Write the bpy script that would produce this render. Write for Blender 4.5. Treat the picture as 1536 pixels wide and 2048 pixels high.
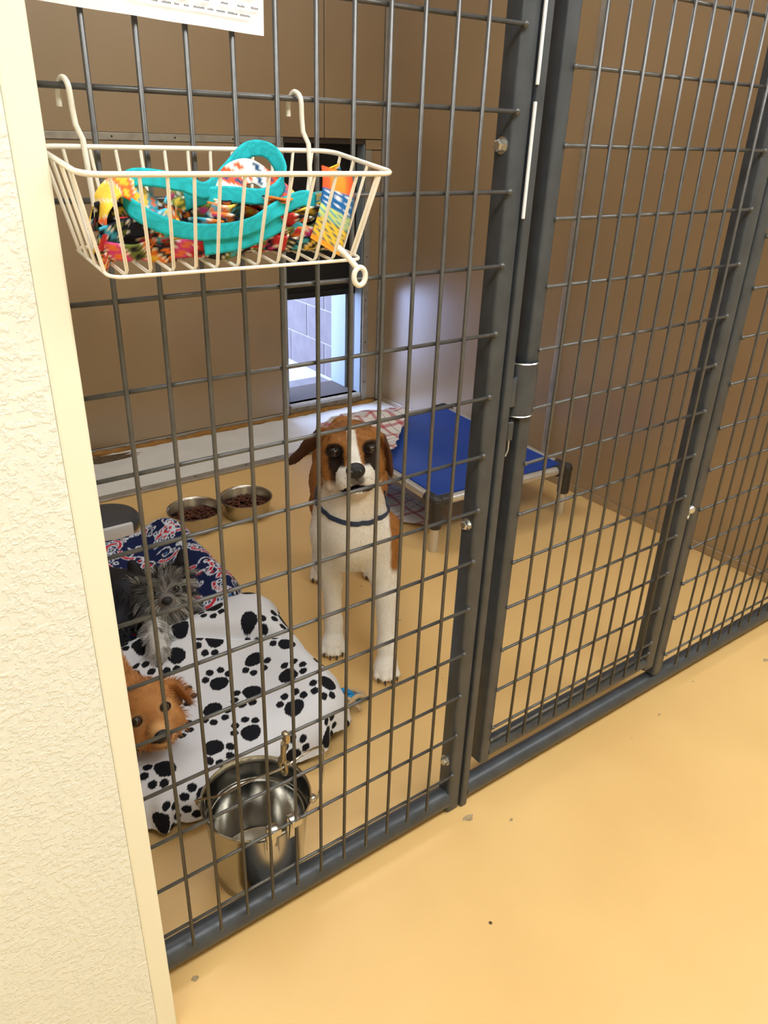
import bpy, bmesh, math, random
import numpy as np
from mathutils import Matrix, Vector
random.seed(7); rng = np.random.default_rng(7)
for o in list(bpy.data.objects): bpy.data.objects.remove(o)
S = bpy.context.scene
C = S.collection
PI = math.pi

# ------------------------------------------------------------------ camera
cam_d = bpy.data.cameras.new('camera'); cam = bpy.data.objects.new('camera', cam_d); C.objects.link(cam)
cam_d.sensor_fit = 'VERTICAL'; cam_d.sensor_height = 36.0; cam_d.sensor_width = 27.0
cam_d.lens = 1531.68 / 2048 * 36.0
cam_d.clip_start = 0.02
CAMP = Vector((-0.2638, -0.8449, 1.3113))
RM = (Matrix.Rotation(math.radians(-37.032), 3, 'Z') @ Matrix.Rotation(math.radians(63.448), 3, 'X')
      @ Matrix.Rotation(math.radians(2.078), 3, 'Z'))
cam.matrix_world = Matrix.Translation(CAMP) @ RM.to_4x4()
S.camera = cam

# ------------------------------------------------------------------ world (overcast blue daylight outside)
W = bpy.data.worlds.new('world'); S.world = W; W.use_nodes = True
bg = W.node_tree.nodes['Background']
bg.inputs[0].default_value = (0.45, 0.58, 1.0, 1); bg.inputs[1].default_value = 17.0

# ------------------------------------------------------------------ exposure
S.view_settings.view_transform = 'Standard'; S.view_settings.look = 'None'
S.view_settings.gamma = 1; S.view_settings.use_curve_mapping = False
S.view_settings.exposure = 0.0
LAMP = 16.3                      # emission of the ceiling troffers
LAMPC = (0.93, 0.97, 1.0)
KENNEL_FILL = 7.5                      # dimmer fill light added inside the kennel, no fixture known there

# ------------------------------------------------------------------ helpers
def srgb(r, g, b):
    f = lambda c: (c/255/12.92) if c/255 <= 0.04045 else ((c/255+0.055)/1.055)**2.4
    return (f(r), f(g), f(b))

def mat(name, col, rough=0.5, metal=0.0, var=0.0, vscale=6.0, bump=0.0, bscale=80.0, spec=0.5, attr=None,
        emit=None, estr=0.0, coat=0.0, var2=None):
    m = bpy.data.materials.new(name); m.use_nodes = True
    nt = m.node_tree; N = nt.nodes; L = nt.links
    b = N['Principled BSDF']
    b.inputs['Roughness'].default_value = rough; b.inputs['Metallic'].default_value = metal
    b.inputs['Specular IOR Level'].default_value = spec
    b.inputs['Coat Weight'].default_value = coat
    tc = N.new('ShaderNodeTexCoord')
    src = None
    if attr:
        a = N.new('ShaderNodeAttribute'); a.attribute_name = attr; src = a.outputs['Color']
    else:
        b.inputs['Base Color'].default_value = (*col, 1)
    if var > 0:
        nz = N.new('ShaderNodeTexNoise'); nz.inputs['Scale'].default_value = vscale; nz.inputs['Detail'].default_value = 6
        L.new(tc.outputs['Object'], nz.inputs['Vector'])
        mx = N.new('ShaderNodeMix'); mx.data_type = 'RGBA'; mx.blend_type = 'MULTIPLY'; mx.inputs[0].default_value = 1
        rp = N.new('ShaderNodeValToRGB')
        lo = 1-var; rp.color_ramp.elements[0].color = (lo, lo, lo, 1); rp.color_ramp.elements[1].color = (1+var*0.4,)*3+(1,)
        rp.color_ramp.elements[0].position = 0.3; rp.color_ramp.elements[1].position = 0.7
        L.new(nz.outputs['Fac'], rp.inputs[0])
        if src: L.new(src, mx.inputs[6])
        else: mx.inputs[6].default_value = (*col, 1)
        L.new(rp.outputs[0], mx.inputs[7]); src = mx.outputs[2]
    if src: L.new(src, b.inputs['Base Color'])
    if bump > 0:
        n2 = N.new('ShaderNodeTexNoise'); n2.inputs['Scale'].default_value = bscale; n2.inputs['Detail'].default_value = 4
        L.new(tc.outputs['Object'], n2.inputs['Vector'])
        bp = N.new('ShaderNodeBump'); bp.inputs['Strength'].default_value = bump; bp.inputs['Distance'].default_value = 0.004
        L.new(n2.outputs['Fac'], bp.inputs['Height']); L.new(bp.outputs[0], b.inputs['Normal'])
    if emit:
        b.inputs['Emission Color'].default_value = (*emit, 1); b.inputs['Emission Strength'].default_value = estr
    return m

def tag(o, label=None, cat=None, group=None, kind=None):
    if label: o['label'] = label
    if cat: o['category'] = cat
    if group: o['group'] = group
    if kind: o['kind'] = kind
    return o

def root(name, loc, label, cat, group=None, rz=0):
    o = bpy.data.objects.new(name, None); C.objects.link(o); o.empty_display_size = 0.05
    o.location = loc; o.rotation_euler = (0, 0, rz)
    return tag(o, label, cat, group)

def mk(name, v, f, m, parent=None, smooth=False, cols=None, off=None):
    """one mesh object; vertices are world coordinates (parent's location is taken off)"""
    v = np.asarray(v, dtype=float).reshape(-1, 3)
    if parent is not None:
        p = parent; t = Vector((0, 0, 0))
        while p is not None: t = t + p.location; p = p.parent
        v = v - np.array(t)
    me = bpy.data.meshes.new(name); me.from_pydata(v.tolist(), [], [tuple(int(i) for i in q) for q in f]); me.update()
    if smooth: me.polygons.foreach_set('use_smooth', [True]*len(me.polygons))
    if cols is not None:
        a = me.color_attributes.new('Col', 'FLOAT_COLOR', 'POINT')
        c = np.ones((len(v), 4)); c[:, :3] = cols; a.data.foreach_set('color', c.ravel())
    if m: me.materials.append(m)
    o = bpy.data.objects.new(name, me); C.objects.link(o)
    if parent is not None: o.parent = parent
    return o

def inst(name, me, loc, parent):
    o = bpy.data.objects.new(name, me); C.objects.link(o); o.parent = parent
    p = parent; t = Vector((0, 0, 0))
    while p is not None: t = t + p.location; p = p.parent
    o.location = Vector(loc) - t
    return o

class G:
    """geometry collector"""
    def __init__(s): s.v = []; s.f = []
    def add(s, v, f):
        n = len(s.v); s.v += [tuple(x) for x in v]; s.f += [tuple(i+n for i in q) for q in f]; return s
    def box(s, a, b, bev=0.0, seg=2):
        bm = bmesh.new(); bmesh.ops.create_cube(bm, size=1)
        for q in bm.verts:
            q.co = Vector([(a[i]+b[i])/2 + q.co[i]*(b[i]-a[i]) for i in range(3)])
        if bev > 0: bmesh.ops.bevel(bm, geom=bm.edges[:], offset=bev, segments=seg, affect='EDGES', profile=0.5)
        bm.verts.index_update()
        s.add([q.co[:] for q in bm.verts], [[q.index for q in p.verts] for p in bm.faces]); bm.free(); return s
    def tube(s, pts, r, n=10, closed=False, caps=True, flat=None):
        P = [Vector(p) for p in pts]; k = len(P)
        R = r if hasattr(r, '__len__') else [r]*k
        T = []
        for i in range(k):
            a = P[(i-1) % k] if (closed or i > 0) else P[i]; b = P[(i+1) % k] if (closed or i < k-1) else P[i]
            T.append((b-a).normalized())
        u = T[0].orthogonal().normalized(); V = []
        for i in range(k):
            u = (u - T[i]*u.dot(T[i])).normalized(); w = T[i].cross(u)
            for j in range(n):
                a = 2*PI*j/n; V.append(P[i] + (u*math.cos(a) + w*math.sin(a))*R[i])
        F = []
        for i in range(k if closed else k-1):
            for j in range(n):
                F.append((i*n+j, i*n+(j+1) % n, ((i+1) % k)*n+(j+1) % n, ((i+1) % k)*n+j))
        if caps and not closed:
            F.append(tuple(reversed(range(n)))); F.append(tuple((k-1)*n+j for j in range(n)))
        return s.add(V, F)
    def ell(s, c, r, nu=14, nv=9, M=None):
        V = []; F = []
        for i in range(nv+1):
            ph = PI*i/nv
            for j in range(nu):
                a = 2*PI*j/nu
                p = Vector((r[0]*math.sin(ph)*math.cos(a), r[1]*math.sin(ph)*math.sin(a), r[2]*math.cos(ph)))
                if M is not None: p = M @ p
                V.append(p + Vector(c))
        for i in range(nv):
            for j in range(nu):
                F.append((i*nu+j, (i+1)*nu+j, (i+1)*nu+(j+1) % nu, i*nu+(j+1) % nu))
        return s.add(V, F)
    def lathe(s, prof, c, n=40, a0=0.0):
        V = []; F = []
        for (r, z) in prof:
            for j in range(n):
                a = a0 + 2*PI*j/n; V.append((c[0]+r*math.cos(a), c[1]+r*math.sin(a), c[2]+z))
        for i in range(len(prof)-1):
            for j in range(n):
                F.append((i*n+j, i*n+(j+1) % n, (i+1)*n+(j+1) % n, (i+1)*n+j))
        return s.add(V, F)
    def cyl(s, c, r, h, n=20, bev=0):
        if bev: return s.lathe([(0.0001, 0), (r-bev, 0), (r, bev), (r, h-bev), (r-bev, h), (0.0001, h)], c, n)
        return s.lathe([(0.0001, 0), (r, 0), (r, h), (0.0001, h)], c, n)
    def obj(s, name, m, parent=None, smooth=False):
        o = mk(name, s.v, s.f, m, parent, smooth)
        return o

def autosmooth(o, ang=40):
    me = o.data
    me.polygons.foreach_set('use_smooth', [True]*len(me.polygons))
    bm = bmesh.new(); bm.from_mesh(me)
    for e in bm.edges:
        if len(e.link_faces) == 2 and e.calc_face_angle(0) > math.radians(ang): e.smooth = False
    bm.to_mesh(me); bm.free()
    return o

def catmull(pts, n=8, closed=False):
    P = [np.array(p, float) for p in pts]; k = len(P); out = []
    for i in range(k if closed else k-1):
        p0 = P[(i-1) % k] if (closed or i > 0) else P[i]*2-P[i+1]; p1 = P[i]; p2 = P[(i+1) % k]
        p3 = P[(i+2) % k] if (closed or i+2 < k) else p2*2-p1
        for j in range(n):
            t = j/n
            out.append(0.5*((2*p1)+(-p0+p2)*t+(2*p0-5*p1+4*p2-p3)*t*t+(-p0+3*p1-3*p2+p3)*t**3))
    if not closed: out.append(P[-1])
    return [tuple(x) for x in out]

# ------------------------------------------------------------------ materials
M = {}
M['steel'] = mat('powder_coated_steel', srgb(70, 74, 79), 0.40, 0.2, var=0.25, vscale=25, bump=0.05, bscale=300)
M['wire'] = mat('wire_steel', srgb(94, 93, 91), 0.30, 0.35, var=0.2, vscale=60)
M['zinc'] = mat('zinc_bolt', srgb(205, 205, 200), 0.25, 0.9)
M['frp'] = mat('brown_wall_panel', srgb(158, 131, 95), 0.34, 0.0, var=0.08, vscale=3.0, bump=0.012, bscale=60, spec=1.0, coat=1.0)
M['frp'].node_tree.nodes['Principled BSDF'].inputs['Coat Roughness'].default_value = 0.22
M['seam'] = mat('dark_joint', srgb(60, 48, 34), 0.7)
M['alu'] = mat('aluminium_trim', srgb(178, 172, 160), 0.42, 0.55, var=0.2, vscale=20)
M['white_sheet'] = mat('white_floor_sheet', srgb(238, 236, 228), 0.35, 0.0, var=0.08, vscale=7)
M['foam'] = mat('ochre_sealant', srgb(168, 118, 48), 0.7, var=0.35, vscale=30, bump=0.6, bscale=60)
M['black'] = mat('black_door_panel', srgb(14, 13, 13), 0.5)
M['jamb'] = mat('white_painted_jamb', srgb(132, 142, 146), 0.5, var=0.05)
M['concrete'] = mat('concrete', srgb(104, 98, 94), 0.9, var=0.25, vscale=9, bump=0.3, bscale=90)
M['block'] = mat('concrete_block', srgb(100, 91, 88), 0.9, var=0.15, vscale=12, bump=0.4, bscale=120)
M['mortar'] = mat('mortar', srgb(158, 154, 150), 0.9)
M['ceil'] = mat('ceiling_paint', srgb(235, 232, 222), 0.8)
M['lamp'] = mat('lamp_diffuser', (1, 1, 1), 0.5, emit=LAMPC, estr=LAMP)
M['fill_panel'] = mat('added_fill_diffuser', (1, 1, 1), 0.5, emit=LAMPC, estr=KENNEL_FILL)
M['lampf'] = mat('lamp_frame', srgb(235, 235, 235), 0.4)
M['paper'] = mat('paper', srgb(238, 238, 240), 0.7)
M['ink'] = mat('printed_text', srgb(110, 110, 115), 0.8)
M['bwire'] = mat('white_vinyl_wire', srgb(238, 230, 212), 0.3, coat=0.3)
M['sst'] = mat('stainless_steel', srgb(196, 193, 186), 0.16, 1.0, var=0.06, vscale=18)
M['sstb'] = mat('brushed_stainless', srgb(190, 184, 172), 0.27, 1.0, var=0.08, vscale=18)
M['brass'] = mat('worn_snap_metal', srgb(176, 160, 128), 0.3, 0.9, var=0.3, vscale=80)
M['cot'] = mat('blue_cot_fabric', srgb(6, 66, 158), 0.38, var=0.12, vscale=9, bump=0.05, bscale=400)
M['cotalu'] = mat('cot_aluminium', srgb(215, 213, 208), 0.33, 0.7)
M['cotblk'] = mat('cot_black_plastic', srgb(52, 50, 50), 0.42)
M['grey_pl'] = mat('dark_grey_plastic', srgb(66, 68, 72), 0.4)
M['white_pl'] = mat('white_plastic', srgb(232, 232, 232), 0.4)
M['vc_cloth'] = mat('printed_cloth', (1, 1, 1), 0.85, attr='Col', spec=0.2, bump=0.12, bscale=500)
M['vc_web'] = mat('woven_webbing', (1, 1, 1), 0.7, attr='Col', spec=0.25, bump=0.25, bscale=700)
M['vc_fur'] = mat('short_coat', (1, 1, 1), 0.6, attr='Col', spec=0.25, var=0.05, vscale=90, bump=0.06, bscale=220)
M['vc_hair'] = mat('long_hair', (1, 1, 1), 0.55, attr='Col', spec=0.35)
M['eye'] = mat('dog_eye', srgb(54, 32, 18), 0.06, coat=1.0)
M['amber'] = mat('amber_eye', srgb(78, 44, 22), 0.06, coat=1.0)
M['pupil'] = mat('dog_pupil', srgb(6, 5, 5), 0.05, coat=1.0)
M['eyewhite'] = mat('eye_rim', srgb(14, 10, 10), 0.55)
M['nose'] = mat('dog_nose', srgb(30, 27, 28), 0.35, bump=0.4, bscale=500)
M['claw'] = mat('dog_claw', srgb(70, 52, 42), 0.4)
M['collar'] = mat('blue_collar', srgb(50, 66, 94), 0.6, var=0.3, vscale=60)
M['kib'] = mat('kibble', srgb(92, 48, 24), 0.75, var=0.45, vscale=55, bump=0.3, bscale=300)
M['rope'] = mat('blue_rope', srgb(20, 140, 205), 0.8, bump=0.4, bscale=300)
M['rope2'] = mat('tan_rope', srgb(196, 170, 130), 0.8, bump=0.4, bscale=300)
M['chip'] = mat('bare_concrete_chip', srgb(176, 154, 116), 0.85, var=0.35, vscale=60)

def floor_mat():
    m = mat('ochre_epoxy_floor', srgb(222, 173, 98), 0.42, 0.0, var=0.0, bump=0.06, bscale=40, spec=0.45)
    nt = m.node_tree; N = nt.nodes; L = nt.links; b = N['Principled BSDF']
    tc = N.new('ShaderNodeTexCoord')
    n1 = N.new('ShaderNodeTexNoise'); n1.inputs['Scale'].default_value = 2.2; n1.inputs['Detail'].default_value = 5
    L.new(tc.outputs['Object'], n1.inputs['Vector'])
    r1 = N.new('ShaderNodeValToRGB')
    r1.color_ramp.elements[0].color = (*srgb(221, 180, 115), 1); r1.color_ramp.elements[0].position = 0.3
    r1.color_ramp.elements[1].color = (*srgb(231, 192, 127), 1); r1.color_ramp.elements[1].position = 0.7
    L.new(n1.outputs['Fac'], r1.inputs[0])
    v = N.new('ShaderNodeTexVoronoi'); v.inputs['Scale'].default_value = 9.0; v.inputs['Randomness'].default_value = 1
    L.new(tc.outputs['Object'], v.inputs['Vector'])
    n3 = N.new('ShaderNodeTexNoise'); n3.inputs['Scale'].default_value = 5
    L.new(tc.outputs['Object'], n3.inputs['Vector'])
    a = N.new('ShaderNodeMath'); a.operation = 'LESS_THAN'; a.inputs[1].default_value = 0.032
    L.new(v.outputs['Distance'], a.inputs[0])
    g = N.new('ShaderNodeMath'); g.operation = 'GREATER_THAN'; g.inputs[1].default_value = 0.58
    L.new(n3.outputs['Fac'], g.inputs[0])
    mu = N.new('ShaderNodeMath'); mu.operation = 'MULTIPLY'; L.new(a.outputs[0], mu.inputs[0]); L.new(g.outputs[0], mu.inputs[1])
    mx = N.new('ShaderNodeMix'); mx.data_type = 'RGBA'
    L.new(mu.outputs[0], mx.inputs[0]); L.new(r1.outputs[0], mx.inputs[6]); mx.inputs[7].default_value = (*srgb(96, 72, 44), 1)
    L.new(mx.outputs[2], b.inputs['Base Color'])
    return m
M['floor'] = floor_mat()

def stucco_mat():
    m = mat('cream_textured_paint', srgb(232, 233, 222), 0.7, spec=0.3)
    nt = m.node_tree; N = nt.nodes; L = nt.links; b = N['Principled BSDF']
    tc = N.new('ShaderNodeTexCoord')
    n1 = N.new('ShaderNodeTexNoise'); n1.inputs['Scale'].default_value = 130; n1.inputs['Detail'].default_value = 3
    L.new(tc.outputs['Object'], n1.inputs['Vector'])
    r = N.new('ShaderNodeValToRGB'); r.color_ramp.elements[0].position = 0.46; r.color_ramp.elements[1].position = 0.6
    L.new(n1.outputs['Fac'], r.inputs[0])
    bp = N.new('ShaderNodeBump'); bp.inputs['Strength'].default_value = 0.30; bp.inputs['Distance'].default_value = 0.003
    L.new(r.outputs[0], bp.inputs['Height']); L.new(bp.outputs[0], b.inputs['Normal'])
    return m
M['stucco'] = stucco_mat()
M['cream'] = mat('cream_smooth_paint', srgb(238, 234, 212), 0.55, spec=0.3)

# ------------------------------------------------------------------ setting
XR, YB, ZC = 2.089, 2.36, 2.6       # right wall face, back wall face, ceiling
st = lambda o: tag(o, kind='structure')
floor = st(G().box((-3.0, -3.0, -0.1), (5.0, YB+0.26, 0.0)).obj('floor', M['floor']))
st(G().box((-3.1, -3.1, ZC), (5.1, YB+0.3, ZC+0.08)).obj('ceiling', M['ceil']))
st(G().box((-3.1, -3.1, 0), (5.1, -3.0, ZC)).obj('wall_front', M['cream']))
st(G().box((-3.1, -3.0, 0), (-3.0, 0.1, ZC)).obj('wall_far_left', M['cream']))
st(G().box((5.0, -3.0, 0), (5.1, 0.1, ZC)).obj('wall_far_right', M['cream']))
# cream wall beside the kennel, its smooth corner strip
wl = st(G().box((-3.0, -0.081, 0), (-0.0965, 0.1, ZC)).obj('wall_left', M['stucco']))
st(G().box((-0.0965, -0.0815, 0), (-0.0665, 0.1, ZC), 0.003).obj('trim_1', M['cream']))
# kennel side walls
st(G().box((-0.20, 0.1, 0), (-0.0665, YB, ZC)).obj('wall_kennel_left', M['frp']))
wr = st(G().box((XR, 0.0, 0), (XR+0.1, YB+0.26, ZC)).obj('wall_right', M['frp']))
st(G().box((XR+0.1, 0.0, 0), (5.0, 0.1, ZC)).obj('wall_beyond', M['cream']))
G().box((XR-0.006, 1.142, 0.02), (XR, 1.178, ZC), 0.003).obj('batten', M['alu'], wr)
G().box((XR-0.008, 0.0, 0.0), (XR, YB, 0.032), 0.003).obj('base_trim', M['frp'], wr)
for y in (0.35, 0.75, 1.5, 1.9):
    pass
# back wall with the dog-door opening
DX0, DX1, DZ0, DZ1 = 1.536, 1.968, 0.062, 1.245
TH = 0.26
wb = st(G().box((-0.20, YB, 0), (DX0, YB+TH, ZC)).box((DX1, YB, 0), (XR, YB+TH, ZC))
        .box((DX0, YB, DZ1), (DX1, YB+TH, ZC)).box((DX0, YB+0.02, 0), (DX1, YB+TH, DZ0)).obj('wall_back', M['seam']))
pn = lambda a, b, m='frp', n='panel', bev=0.0015: G().box((a[0], YB-a[2] if len(a) > 2 else YB-0.006, a[1]), (b[0], YB+0.001, b[1]), bev).obj(n, M[m], wb)
pn((-0.066, 1.268), (1.743, ZC)); pn((1.747, 1.268), (2.058, ZC))
pn((-0.066, 0.034), (1.502, 1.240)); pn((2.002, 0.02), (2.058, 1.22)); pn((1.970, 1.224), (2.058, 1.264))
pn((-0.066, 1.241, 0.010), (1.534, 1.267), 'alu', 'trim_strip')
pn((1.503, 0.012, 0.010), (1.533, 1.240), 'alu', 'trim_strip')
pn((1.969, 0.012, 0.010), (2.001, 1.222), 'alu', 'trim_strip')
pn((2.060, 0.012, 0.014), (2.086, ZC), 'alu', 'trim_strip')
pn((-0.066, 0.010, 0.012), (1.505, 0.032), 'alu', 'trim_strip')
g = G()
for x in np.arange(0.1, 1.5, 0.2): g.ell((x, YB-0.012, 0.021), (0.004, 0.002, 0.004), 8, 5)
for z in np.arange(0.12, 1.2, 0.21):
    g.ell((1.518, YB-0.010, z), (0.004, 0.002, 0.004), 8, 5); g.ell((1.985, YB-0.010, z), (0.004, 0.002, 0.004), 8, 5)
for x in np.arange(0.05, 1.5, 0.25): g.ell((x, YB-0.010, 1.254), (0.004, 0.002, 0.004), 8, 5)
g.obj('screw_heads', M['seam'], wb)['kind'] = 'stuff'
# sealant bead between wall and floor sheet
pts = []
for i in range(70):
    x = -0.06+i*0.0305
    pts.append((x, YB-0.012-0.010*rng.random(), 0.008+0.006*rng.random()))
G().tube(pts, [0.008+0.008*rng.random() for _ in pts], 7).obj('sealant_bead', M['foam'], wb, True)
# white sheet on the floor along the back wall, aluminium edge strip
fs = root('floor_sheet', (1.0, 2.12, 0), 'white flat floor sheet along the back wall with torn left end', 'floor sheet')
g = G()
nx = 60
top = [(-0.06+i*(2.08+0.06)/nx, 2.335+0.006*math.sin(i*1.7)+0.006*rng.random()) for i in range(nx+1)]
v = []; f = []
for (x, y) in top: v += [(x, 1.925, 0.0), (x, 1.925, 0.008), (x, y, 0.008), (x, y, 0.0)]
for i in range(nx):
    a = i*4; b = a+4
    f += [(a, b, b+1, a+1), (a+1, b+1, b+2, a+2), (a+2, b+2, b+3, a+3)]
g.add(v, f).obj('sheet', M['white_sheet'], fs)
G().box((-0.06, 1.890, 0.0), (2.07, 1.932, 0.011), 0.003).obj('edge_strip', M['alu'], fs)
g = G()
for x in np.arange(0.15, 2.0, 0.23): g.ell((x, 1.911, 0.011), (0.005, 0.005, 0.002), 8, 5)
g.obj('screw', M['seam'], fs)['kind'] = 'stuff'
# torn brown patch
v = [(0.50, 2.27, .0086), (0.56, 2.245, .0086), (0.66, 2.25, .0086), (0.74, 2.262, .0086), (0.69, 2.272, .0086), (0.76, 2.284, .0086), (0.68, 2.29, .0086), (0.72, 2.31, .0086), (0.64, 2.318, .0086), (0.5, 2.34, .0086)]
mk('torn_patch', v, [tuple(range(len(v)))], mat('torn_backing', srgb(112, 92, 66), 0.9, var=0.5, vscale=60, bump=0.8, bscale=120), fs)
# dog door: black sliding panel, sill, white jambs
door = st(G().box((DX0, YB+0.078, 0.572), (DX1, YB+0.090, DZ1)).obj('door_1', M['black']))
G().box((DX0, YB+0.060, 0.565), (DX1, YB+0.100, 0.592), 0.003).obj('door_edge', M['black'], door)
G().box((DX0, YB-0.012, 0.0), (DX1, YB+0.05, DZ0), 0.004).obj('door_sill', mat('worn_sill', srgb(140, 122, 92), 0.6, 0.2, var=0.4, vscale=30), door)
G().box((DX0+0.008, YB-0.016, DZ0-0.014), (DX1-0.008, YB-0.010, DZ0), 0.002).obj('sill_lip', M['alu'], door)
G().box((DX1-0.006, YB+0.0, DZ0), (DX1, YB+0.055, DZ1), 0.001).box((DX1-0.016, YB+0.125, DZ0), (DX1, YB+TH, DZ1), 0.002).obj('door_jamb', M['jamb'], door)
G().box((DX0, YB+0.0, DZ0), (DX0+0.006, YB+0.055, DZ1), 0.001).box((DX0, YB+0.125, DZ0), (DX0+0.016, YB+TH, DZ1), 0.002).obj('door_jamb', M['jamb'], door)
# outside: concrete threshold, yard, block wall
st(G().box((DX0, YB+0.05, -0.1), (DX1, YB+0.40, 0.050), 0.004).obj('trim_2', M['concrete']))
st(G().box((-1.5, YB+TH, -0.2), (2.2, 7.0, -0.065)).obj('floor_outside', mat('pale_concrete_yard', srgb(158, 156, 152), 0.9, var=0.12, vscale=5)))
ow = st(G().box((2.1945, YB+TH, -0.2), (2.40, 6.0, 2.2)).obj('wall_outside', M['mortar']))
bmg = G().box((0, 0, 0), (0.02, 0.392, 0.195), 0.004)
bme = bmg.obj('block', M['block'], ow); bme_mesh = bme.data; bpy.data.objects.remove(bme)
# rebuild the shared block mesh in local space
bme_mesh = bpy.data.meshes.new('block'); bme_mesh.from_pydata(bmg.v, [], bmg.f); bme_mesh.materials.append(M['block'])
for r_ in range(11):
    for k in range(8):
        y0 = 2.675+(0.2 if r_ % 2 else 0.0)+k*0.4
        inst('block', bme_mesh, (2.190, y0, -0.0605+r_*0.2), ow)

# ceiling lights (corridor fixtures, plus a fill panel added over the kennel)
lights = [(-0.9, -1.0, 'above the corridor beside the cream wall'), (0.7, -1.0, 'above the corridor in front of the gate'),
          (2.6, -1.0, 'above the far right end of the corridor'), (0.85, 1.35, 'added inside the kennel as fill')]
for (x, y, d) in lights:
    r_ = root('ceiling_light', (x, y, ZC), 'white fluorescent ceiling light '+d, 'ceiling light', 'fluorescent ceiling lights')
    G().box((x-0.62, y-0.31, ZC-0.05), (x+0.62, y+0.31, ZC-0.005), 0.005).obj('housing', M['lampf'], r_)
    G().box((x-0.58, y-0.27, ZC-0.056), (x+0.58, y+0.27, ZC-0.05)).obj('diffuser', M['fill_panel' if y > 0 else 'lamp'], r_)

# ------------------------------------------------------------------ fence
WRAD = 0.0030
ZTOP = 1.90
def wire_mesh(name, axis, length, r=WRAD, blob=(0, 0), m='wire', n=8):
    g = G()
    d = Vector((1, 0, 0)) if axis == 'x' else Vector((0, 0, 1))
    g.tube([d*0, d*length], r, n)
    for e, t in zip(blob, (0.0, length)):
        if e: g.ell(d*t, (r*e,)*3, 10, 7)
    me = bpy.data.meshes.new(name); me.from_pydata(g.v, [], g.f); me.materials.append(M[m])
    me.polygons.foreach_set('use_smooth', [True]*len(me.polygons))
    return me
FY = 0.0045     # front face of the posts
# --- left fixed panel
P1 = root('fence_panel', (0.27, 0.02, 0), 'dark grey welded wire fence panel beside the cream wall with basket hanging on it', 'fence panel', 'kennel front panels')
autosmooth(G().box((0.575, FY, 0.0), (0.609, FY+0.036, ZTOP), 0.006, 3).obj('post', M['steel'], P1))
autosmooth(G().box((0.6115, FY-0.004, 0.0), (0.629, FY+0.036, ZTOP), 0.004, 3).obj('latch_bar', M['steel'], P1))
autosmooth(G().tube([(-0.066, 0.022, 0.037), (0.578, 0.022, 0.037)], 0.0235, 20).obj('bottom_rail', M['steel'], P1))
autosmooth(G().tube([(-0.066, 0.022, ZTOP-0.02), (0.578, 0.022, ZTOP-0.02)], 0.0175, 20).obj('top_rail', M['steel'], P1))
vm = wire_mesh('wire', 'z', ZTOP-0.02-0.062, blob=(1.15, 0))
for i in range(-1, 11):
    x = i*0.0508
    inst('wire', vm, (x, -0.0035, 0.062), P1)
hm = wire_mesh('wire', 'x', 0.578+0.066, blob=(0, 1.7))
for j in range(-4, 13):
    inst('wire', hm, (-0.066, 0.0025, 1.44-0.1016*j), P1)
inst('wire', hm, (-0.066, 0.0025, 0.112), P1)
for z in (1.296, 0.695, 0.142):
    g = G(); c = Vector((0.575, FY+0.0175, z))
    g.tube([c, c+Vector((-0.0015, 0, 0))], 0.0115, 16).tube([c+Vector((-0.0015, 0, 0)), c+Vector((-0.009, 0, 0)), c+Vector((-0.011, 0, 0))], [0.0085, 0.0085, 0.006], 6)
    autosmooth(g.obj('bolt', M['zinc'], P1), 30)
for (z0, z1) in ((1.372, 1.62), (1.20, 1.352)):
    G().box((0.6075, FY-0.0055, z0), (0.6125, FY-0.002, z1), 0.001).obj('white_strip', M['white_pl'], P1)
# --- right fixed panel
P2 = root('fence_panel', (1.7, 0.02, 0), 'dark grey welded wire fence panel between the gate and the right wall', 'fence panel', 'kennel front panels')
autosmooth(G().box((1.272, FY, 0.058), (1.309, FY+0.037, ZTOP), 0.006, 3).obj('post', M['steel'], P2))
autosmooth(G().tube([(0.629, 0.022, 0.034), (XR-0.002, 0.022, 0.034)], 0.0215, 20).obj('bottom_rail', M['steel'], P2))
autosmooth(G().tube([(1.272, 0.022, ZTOP-0.02), (XR-0.002, 0.022, ZTOP-0.02)], 0.0175, 20).obj('top_rail', M['steel'], P2))
vm2 = wire_mesh('wire', 'z', ZTOP-0.02-0.07, blob=(1.15, 0))
for k in range(15): inst('wire', vm2, (1.354+0.0503*k, -0.0035, 0.070), P2)
hm2 = wire_mesh('wire', 'x', XR-1.306-0.003, blob=(1.7, 0))
for k in range(-7, 9): inst('wire', hm2, (1.306, 0.0025, 1.044-0.1016*k), P2)
inst('wire', hm2, (1.306, 0.0025, 0.118), P2)
g = G()
autosmooth(g.ell((1.2705, FY+0.004, 0.545), (0.011, 0.011, 0.011), 14, 9).tube([(1.27, FY+0.006, 0.533), (1.258, FY+0.0, 0.526)], 0.004, 8).obj('latch_stud', M['zinc'], P2))
# --- gate
GT = root('kennel_gate', (0.95, 0.02, 0.09), 'dark grey wire kennel gate with narrow bars and a sleeve latch', 'gate')
autosmooth(G().box((0.659, FY-0.001, 0.095), (0.687, FY+0.040, ZTOP-0.03), 0.006, 3).obj('stile', M['steel'], GT))
autosmooth(G().box((1.224, FY-0.001, 0.095), (1.262, FY+0.040, ZTOP-0.03), 0.006, 3).obj('stile', M['steel'], GT))
autosmooth(G().tube([(0.683, 0.022, 0.118), (1.226, 0.022, 0.118)], 0.0195, 20).obj('bottom_rail', M['steel'], GT))
autosmooth(G().tube([(0.683, 0.022, ZTOP-0.055), (1.226, 0.022, ZTOP-0.055)], 0.0175, 20).obj('top_rail', M['steel'], GT))
vm3 = wire_mesh('wire', 'z', ZTOP-0.055-0.130, blob=(1.15, 0))
for k in range(10): inst('wire', vm3, (0.7275+0.0497*k, -0.0035, 0.130), GT)
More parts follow.
